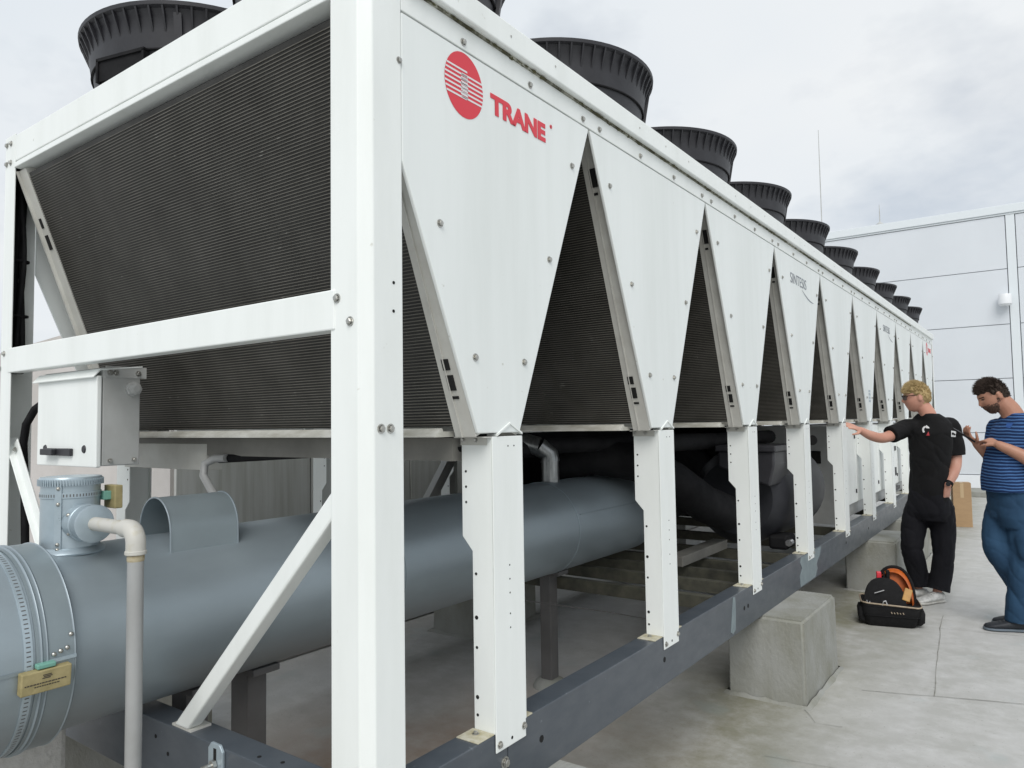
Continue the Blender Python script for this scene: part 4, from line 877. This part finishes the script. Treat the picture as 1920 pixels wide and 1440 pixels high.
def strip(pts, w_):      # a bent band as quads
    o = []
    for (a, b_), (c_, d) in zip(pts, pts[1:]):
        t_ = Vector((c_ - a, d - b_)).normalized(); n_ = Vector((-t_.y, t_.x)) * w_ / 2; o.append([(a - n_.x, b_ - n_.y), (c_ - n_.x, d - n_.y), (c_ + n_.x, d + n_.y), (a + n_.x, b_ + n_.y)])
    return o
def bvh_of(me): return BVHTree.FromPolygons([v.co.copy() for v in me.vertices], [list(p.vertices) for p in me.polygons])

# ================================================================== TOOL BAG
bag = thing('tool_bag', 'open black tool bag with orange lining standing on the roof floor', 'tool bag', (.30, 4.87, 0), rz=R_(14))
mw = W[bag] @ Matrix.Scale(.94, 4)
def rrect(hx, hy, z, r, cx_=0, cy_=0, n=6):
    o = []
    for qx, qy, a0 in ((1, 1, 0), (-1, 1, 90), (-1, -1, 180), (1, -1, 270)):
        for i in range(n):
            a = R_(a0 + 90 * i / (n - 1)); o.append(Vector((cx_ + qx * (hx - r) + r * math.cos(a), cy_ + qy * (hy - r) + r * math.sin(a), z)))
    return o
def loft(rings, cap=True):
    k = MB(); n = len(rings[0]); k.v = [tuple(p) for r in rings for p in r]
    for i in range(len(rings) - 1):
        for j in range(n): k.f.append((i * n + j, i * n + (j + 1) % n, (i + 1) * n + (j + 1) % n, (i + 1) * n + j))
    if cap: k.f += [list(range(n))[::-1], list(range((len(rings) - 1) * n, len(rings) * n))]
    k.m = [0] * len(k.f); return k
rg = [rrect(.165, .115, 0, .04), rrect(.180, .130, .015, .05), rrect(.198, .145, .10, .05), rrect(.208, .150, .165, .05, .005), rrect(.204, .146, .178, .05, .005), rrect(.19, .13, .15, .04)]
bd = loft(rg).mesh('body', M['canvas'], 50); bd.transform(Matrix.Identity(4)); bbod = place('body', bd, bag, mw)
k = MB(); rim = rrect(.209, .152, .172, .05, .005); rim2 = [p + Vector((0, 0, .010 * math.sin(p.x * 25))) for p in rim]; k.tube(rim2 + [rim2[0]], .006, 6); place('piping', k.mesh('piping', M['tan'], 60), bag, mw)
# standing front flap (rounded arch, leaning back)
def arch(hw, h, z0, n=22, p=2.3): return [(hw * math.copysign(abs(math.cos(a)) ** (2 / p), math.cos(a)), z0 + h * abs(math.sin(a)) ** (2 / p)) for a in [math.pi * i / n for i in range(n + 1)]]
def slab(outline, y0, y1, lean=0.0, dx=0.0):
    k = MB(); n = len(outline); cz = sum(z for x, z in outline) / n
    front = [(x + dx, y0 + lean * (z - .15), z) for x, z in outline]; back = [(x + dx, y1 + lean * (z - .15), z) for x, z in outline]
    cf = (dx, y0 - .034 + lean * (cz - .15), cz); k.v = front + back + [cf]
    k.f = [(i, (i + 1) % n, 2 * n) for i in range(n)] + [list(range(n, 2 * n))[::-1]] + [(i, (i + 1) % n, (i + 1) % n + n, i + n) for i in range(n)]; k.m = [0] * len(k.f); return k
place('front_flap', slab(arch(.148, .225, .13, p=2.5), -.120, -.080, .30, -.035).mesh('front_flap', M['canvas'], 50), bag, mw)
place('back_wall', slab(arch(.135, .275, .14), .06, .085, .10, .05).mesh('back_wall', M['orange'], 50), bag, mw)
k = MB(); ol = arch(.139, .285, .14)
k.tube([(x + .05, .06 + .1 * (z - .15), z) for x, z in ol], .012, 8); place('zip_rim', k.mesh('zip_rim', M['canvas'], 60), bag, mw)
k = MB(); k.v = []; o1 = arch(.133, .268, .14)
k.v = [(x + .05, .058 + .1 * (z - .15), z) for x, z in o1] + [(x * .98 + .03, -.03 + .15 * (z - .15), z * .97) for x, z in o1]; n = len(o1)
k.f = [(i, i + 1, n + i + 1, n + i) for i in range(n - 1)]; k.m = [0] * len(k.f); place('lining', k.mesh('lining', M['orange'], 60), bag, mw)
k = MB(); k.box(-.012, .014, .0, .055, .33, .405); k.box(-.035, -.018, .01, .05, .30, .39); place('tool_handles', k.mesh('tool_handles', M['rubber']), bag, mw, bevel=.005)
k = MB(); k.box(-.08, -.045, .0, .05, .33, .392); place('red_grip', k.mesh('red_grip', M['red']), bag, mw, bevel=.006)
k = MB()
for zz in (.155, .085):
    pr_ = [p for p in rrect(.2 + .012 * zz, .147 + .012 * zz, zz, .05, .003) if p.y < -.02]; pr_.sort(key=lambda p: p.x); k.tube(pr_, .0035, 6)
place('seam', k.mesh('seam', M['rubber'], 60), bag, mw)
k = MB(); k.bar((.105, -.10, .20), (.135, -.06, .285), .055, .03, up=(0, 1, 0)); place('tan_pouch', k.mesh('tan_pouch', M['tanflap']), bag, mw, bevel=.006)
k = MB()
for i in range(5): k.tube([(.0 + i * .020, -.150, .122 - .004 * (i % 2)), (.006 + i * .020, -.155, .110)], .0035, 6)
place('pen_loops', k.mesh('pen_loops', M['tan']), bag, mw)
k = MB(); k.tube([(-.175, -.140, .175), (-.165, -.152, .20), (-.155, -.150, .172), (-.145, -.152, .195), (-.140, -.145, .172)], .004, 6); k.tube([(-.06, -.150, .168), (-.05, -.158, .20), (-.035, -.155, .205), (-.025, -.152, .172)], .006, 6)
k.bar((-.11, -.135, .255), (-.04, -.125, .28), .006, .006); place('clips', k.mesh('clips', M['steel']), bag, mw)
for sx_, x0 in ((-1, -.206), (1, .214)):
    pk = loft([rrect(.016, .07, .02, .014, x0 * .90, -.03), rrect(.026, .085, .045, .02, x0 * .97, -.03), rrect(.024, .08, .11, .02, x0, -.03), rrect(.014, .07, .14, .012, x0, -.03)])
    place('side_pocket', pk.mesh('side_pocket', M['canvas'], 50), bag, mw)

# ---- man in black, reaching out to the side panel
r = Rig(.42, 5.76); A = r.at
p1 = thing('person', 'blond person in black t-shirt and trousers with one hand on the chiller', 'person', (.42, 5.76, 0))
fv = (rotz(-r.n, -38)).normalized(); rv = fv.cross(Zv)        # chest direction; rv = wearer's right
fh = rotz(-r.n, -80)
hc = A(1719, 745, -.02); HU = Vector((0, 0, 1)) + fh * .10
k = MB(); F3 = head(k, hc, fh + Vector((0, 0, -.10)), HU)
limb(k, [A(1729, 760, .0), A(1742, 782, .0), A(1744, 815, .0)], [.058, .062, .075])
shR, shL = A(1701, 800, .02), A(1784, 801, .05)
elR, wrR = A(1656, 821, -.20), A(1612, 806, -.42)
elL, wrL = A(1792, 868, .06), A(1776, 910, -.10)
hip = A(1741, 935, .0); chest = A(1744, 840, .0)
torso(k, [(hip, .11, .07, rv, fv), (A(1742, 890), .11, .075, rv, fv), (chest, .12, .08, rv, fv), (A(1744, 800), .11, .05, rv, fv), (A(1744, 778), .06, .05, rv, fv)])
limb(k, [shR, A(1680, 812, -.07), elR, A(1634, 817, -.32), wrR], [.046, .050, .043, .040, .027])
touch = Vector((.002, 0, 0))
limb(k, [shL, A(1789, 835, .08), elL, A(1786, 890, -.03), wrL], [.048, .052, .045, .042, .030])
hd = (Vector((.0, 5.135, 1.475)) - wrR).normalized(); hand(k, wrR, hd, Vector((-.6, .2, -.7)), .12, thumb=1)
hand(k, wrL, A(1774, 950, -.07) - wrL, rv, .25, thumb=1)
lg = MB()
ankR, ankL = A(1722, 1102, .06), A(1757, 1112, -.02)
for pts in ([A(1722, 950, .0), A(1714, 1030, .0), ankR], [A(1762, 950, .0), A(1766, 1035, .02), ankL]): limb(k, pts, [.055, .04, .034])
body = place('body', remeshed(k, .0065, 3), p1)
body.data.materials.append(M['skin1'])
k = MB(); torso(k, [(A(1742, 940), .158, .118, rv, fv), (A(1742, 915), .162, .122, rv, fv), (A(1742, 880), .158, .118, rv, fv), (A(1744, 840), .172, .128, rv, fv), (A(1744, 812), .185, .122, rv, fv), (A(1744, 794, .02), .178, .098, rv, fv), (A(1743, 783, .02), .135, .084, rv, fv), (A(1741, 775, .01), .078, .072, rv, fv)])
limb(k, [A(1716, 803, .02), A(1700, 802, .02), A(1686, 809, -.05), A(1669, 816, -.13)], [.080, .074, .073, .077], open_end=True); limb(k, [A(1768, 800, .03), A(1783, 800, .05), A(1789, 824, .07), A(1791, 853, .08)], [.080, .076, .076, .080], open_end=True)
tm = remeshed(k, .008, 4, .008, 4.5, 2); tm.materials.append(M['tee']); tee = place('t_shirt', tm, p1)
bv = bvh_of(tm)
uc, nn = -rv, fv; lc = A(1736, 806, -.1)      # print on the wearer's left chest
vr = r.r
arcp = [(.020 * math.cos(a), .026 * math.sin(a)) for a in [R_(60 + 170 * i / 10) for i in range(11)]]
decal(tee, bv, lc, vr, Zv, -r.n, strip(arcp, .014) + [[(.004, .040), (.024, .022), (.026, .012), (.002, .014)]], M['prints'], 'chest_print')
decal(tee, bv, lc, vr, Zv, -r.n, [[(.000, -.046), (.022, -.046), (.016, -.014)], [(.010, -.040), (.024, -.046), (.018, -.012)]], M['printr'], 'chest_print')
sp_ = A(1789, 812, -.1); decal(tee, bv, sp_, vr, Zv, -r.n, [[(-.022, -.030), (.012, -.034), (.018, .012), (-.020, .020)]], M['prints'], 'sleeve_print', .014)
decal(tee, bv, sp_, vr, Zv, -r.n, [[(-.012, -.010), (.012, -.024), (.014, -.012), (-.006, .006)]], M['tee'], 'sleeve_print', .017)
k = MB(); torso(k, [(A(1740, 905), .150, .112, rv, fv), (A(1740, 930), .158, .122, rv, fv), (A(1741, 960), .170, .128, rv, fv), (A(1741, 975), .15, .11, rv, fv)])
limb(k, [A(1722, 950, .02), A(1714, 985, .02), A(1710, 1030, -.01), A(1719, 1066, .04), A(1724, 1097, .06)], [.104, .098, .086, .082, .086], open_end=True)
limb(k, [A(1764, 950, .02), A(1768, 990, .02), A(1770, 1035, .0), A(1766, 1074, .0), A(1760, 1107, -.02)], [.104, .098, .086, .082, .086], open_end=True)
limb(k, [A(1704, 985, .03), A(1703, 1010, .03)], [.06, .055])
tm = remeshed(k, .008, 4, .008, 5.0, 5); tm.materials.append(M['trousers']); place('trousers', tm, p1)
td = (rotz(-r.n, -62)); td2 = rotz(-r.n, -42)
fR = A(1727, 1110, .06); fR.z = 0; fL = A(1759, 1122, -.02); fL.z = 0
shoe('shoe', fR - td * .06, fR + td * .215, 'shoe_w', 'solew', p1, wd=.05); shoe('shoe', fL - td2 * .05, fL + td2 * .22, 'shoe_w', 'solew', p1, wd=.05)
def hl1(d): return d.z - (.30 if d.y > .35 else (.05 - .55 * max(0, -d.y) if d.y < .2 else .05 + (d.y - .2) * 1.7))
hair(hc, F3, 'blond', hl1, .012, 'hair', p1, 2600, .034, (0, .9, .5), 1.2, 5)
k = MB()
def HP(x, y, z): return hc + F3 @ Vector((x, y, z))
for s_ in (1, -1): k.tube([HP(s_ * .078, -.02, .020), HP(s_ * .079, .05, .020), HP(s_ * .066, .088, .018)], .003, 6)
k.tube([HP(.066, .088, .022), HP(.03, .106, .024), HP(0, .110, .022), HP(-.03, .106, .024), HP(-.066, .088, .022)], .003, 6)
F3a, hca = F3.copy(), hc.copy(); body1 = body
gl_ = place('glasses', k.mesh('glasses', M['rubber'], 60), p1)
for s_ in (1, -1):
    k = MB(); k.add([HP(s_ * x, y, z) for x, y, z in ((.012, .109, .020), (.064, .090, .020), (.066, .084, -.006), (.056, .090, -.014), (.020, .106, -.014))], [(0, 1, 2, 3, 4)]); place('lens', k.mesh('lens', M['lens']), gl_)
k = MB(); wd_ = (wrL - A(1786, 890, -.03)).normalized(); k.tube([wrL - wd_ * .030, wrL - wd_ * .008], .0375, 18); wt = place('watch', k.mesh('watch', M['rubber'], 50), p1)
k = MB(); k.tube([wrL - wd_ * .019 - r.n * .033, wrL - wd_ * .019 - r.n * .046], .018, 16); place('watch_face', k.mesh('watch_face', M['screen'], 50), wt)

# ---- man in the striped shirt, looking at his phone
r = Rig(1.08, 5.12); A = r.at
p2 = thing('person', 'bearded person in blue striped t-shirt and blue work trousers looking at a phone', 'person', (1.08, 5.12, 0))
fv = rotz(-r.n, -50).normalized(); rv = fv.cross(Zv); fh = rotz(-r.n, -68)
hc = A(1862, 742, .0); k = MB(); F3 = head(k, hc, fh + Vector((0, 0, -.52)), Vector((0, 0, 1)), 1.15)
limb(k, [A(1878, 752, .02), A(1897, 775, .03), A(1906, 805, .03)], [.062, .070, .085])
shR, shL = A(1868, 806, .16), A(1955, 812, -.04)
elR, wrR = A(1872, 872, .10), A(1831, 832, -.02)
elL, wrL = A(1950, 872, -.16), A(1872, 834, -.16)
torso(k, [(A(1895, 940), .11, .09, rv, fv), (A(1895, 890), .12, .11, rv, fv), (A(1902, 830), .12, .08, rv, fv), (A(1906, 800), .11, .05, rv, fv)])
limb(k, [shR, A(1868, 842, .14), elR, A(1852, 852, .04), wrR], [.048, .052, .044, .042, .029])
limb(k, [shL, A(1955, 845, -.10), elL, A(1912, 852, -.17), wrL], [.050, .054, .048, .044, .030])
pd = (A(1816, 818, -.06) - wrR).normalized()
hand(k, wrR, pd, Vector((-.2, -.3, .9)), .42, 1.0, thumb=-1)
hand(k, wrL, (A(1852, 824, -.10) - wrL), Vector((-.3, .5, -.6)), .55, 1.0, thumb=1)
for pts in ([A(1880, 960, .05), A(1868, 1035, .0), A(1918, 1110, .22)], [A(1925, 960, -.02), A(1915, 1060, -.03), A(1908, 1150, .0)]): limb(k, pts, [.055, .04, .034])
body = place('body', remeshed(k, .0065, 3), p2); body.data.materials.append(M['skin2'])
k = MB(); torso(k, [(A(1893, 921), .170, .160, rv, fv), (A(1892, 895), .172, .166, rv, fv), (A(1893, 868), .170, .160, rv, fv), (A(1899, 835), .178, .142, rv, fv), (A(1906, 808), .200, .120, rv, fv), (A(1908, 792, .02), .185, .095, rv, fv), (A(1907, 781, .02), .12, .08, rv, fv), (A(1905, 774, .03), .078, .072, rv, fv)])
limb(k, [A(1880, 805, .13), A(1869, 804, .16), A(1868, 842, .14)], [.078, .074, .076], open_end=True); limb(k, [A(1935, 806, -.02), shL, A(1956, 852, -.10)], [.086, .080, .082], open_end=True)
tm = remeshed(k, .008, 4, .007, 4.5, 9); tm.materials.append(M['stripe']); tee = place('t_shirt', tm, p2)
bv = bvh_of(tm); decal(tee, bv, A(1892, 797, -.2), r.r, Zv, -r.n, [[(-.022, -.016), (.006, -.022), (.026, .016), (-.012, .014)]], M['logoblue'], 'chest_print')
k = MB(); torso(k, [(A(1893, 905), .150, .130, rv, fv), (A(1894, 935), .156, .132, rv, fv), (A(1895, 968), .158, .126, rv, fv), (A(1897, 988), .14, .10, rv, fv)])
limb(k, [A(1876, 955, .06), A(1868, 1000, .02), A(1872, 1038, -.02), A(1900, 1080, .08), A(1925, 1124, .2)], [.100, .092, .084, .078, .084], open_end=True)
limb(k, [A(1922, 960, -.02), A(1916, 1010, -.03), A(1912, 1060, -.03), A(1912, 1110, -.01), A(1912, 1166, .0)], [.104, .096, .086, .084, .092], open_end=True)
limb(k, [A(1922, 1010, -.10), A(1922, 1038, -.10)], [.065, .06])
tm = remeshed(k, .008, 4, .009, 4.5, 14); tm.materials.append(M['workblue']); tr_ = place('trousers', tm, p2)
td = rotz(-r.n, -72); f1 = A(1912, 1172, .0); f1.z = 0; shoe('shoe', f1 - td * .06, f1 + td * .22, 'shoe_k', 'sole', p2, wd=.052)
f2_ = A(1925, 1132, .2); f2_.z = 0; shoe('shoe', f2_ - td * .05, f2_ + td * .22, 'shoe_k', 'sole', p2, wd=.052)
def hl2(d): return d.z - (.42 if d.y > .4 else (.02 - .55 * max(0, -d.y) if d.y < .2 else .02 + (d.y - .2) * 2.0))
hair(hc, F3, 'brown', hl2, .008, 'hair', p2, 2600, .034, (0, .8, .7), 1.25, 8)
def hlb(d): return min(-d.z - .50 + .08 * max(0, d.y), d.y - .22, .3) if d.y > .3 or d.z < -.5 else min(-d.z - .15, .12 - abs(d.y - .12), .3)
rnd = random.Random(4); k = MB(); cnt = 0; tgt = bvh_of(body.data)
while cnt < 900:
    d = Vector((rnd.gauss(0, 1), rnd.gauss(.6, 1), rnd.gauss(-.6, .8))).normalized()
    lip = d.z < -.30 and d.z > -.52 and d.y > .75
    if hlb(d) < 0 and not (lip and rnd.random() < .45): continue
    cnt += 1; wd_ = (F3 @ d).normalized(); h = tgt.ray_cast(hc + wd_ * .3, -wd_)
    if not h[0]: continue
    q = h[0]; dn = (wd_ * .8 + F3 @ Vector((0, .1, -.7)) + Vector((rnd.uniform(-1, 1), rnd.uniform(-1, 1), rnd.uniform(-1, 1))) * .3).normalized(); s_ = dn.orthogonal().normalized() * .0026; s2 = dn.cross(s_)
    k.add([q + s_, q - s_ * .5 + s2 * .87, q - s_ * .5 - s2 * .87, q + dn * .009], [(0, 1, 3), (1, 2, 3), (2, 0, 3)])
place('beard', k.mesh('beard', M['beard']), p2)
def facepaint(me, c_, F3_, skin_d, brow):      # stubble, brows and eyes as their own faces of the skin
    for q in (skin_d, brow, 'eye'): me.materials.append(M[q])
    Fi = F3_.inverted()
    for pl in me.polygons:
        q = Fi @ (pl.center - c_)
        if q.length > .17: continue
        d = Vector((q.x / .077, q.y / .097, q.z / .118)); d.normalize()
        if skin_d == 'beard' and d.y > .28 and d.z < -.54 + .05 * d.y and q.z > -.125: pl.material_index = 1
        elif skin_d == 'beard' and d.y > .7 and -.050 < q.z < -.040 and abs(q.x) < .03: pl.material_index = 1
        elif d.y > .6 and abs(abs(q.x) - .032) < .017 and .024 < q.z < .032: pl.material_index = 2
        elif d.y > .6 and abs(abs(q.x) - .031) < .012 and .008 < q.z < .016: pl.material_index = 3
facepaint(body.data, hc, F3, 'beard', 'brown'); facepaint(body1.data, hca, F3a, 'lips', 'blond')
ph = thing('phone', 'black smartphone held by the person in the striped shirt', 'phone', A(1804, 816, -.07))
pa, pb_ = A(1787, 804, -.10), A(1826, 827, -.05); pu = (pb_ - pa).normalized(); pn = Vector((-.25, -.25, .9)); pn = (pn - pu * pn.dot(pu)).normalized(); ps = pu.cross(pn)
PM = Matrix((ps, pu, pn)).transposed().to_4x4(); PM.translation = (pa + pb_) / 2
k = MB(); k.box(-.038, .038, -.082, .082, -.006, .006); pc = place('case', k.mesh('case', M['rubber']), ph, PM, bevel=.004)
k = MB(); k.box(-.034, .034, -.076, .076, .0061, .0066); place('screen', k.mesh('screen', M['screen']), pc, PM)
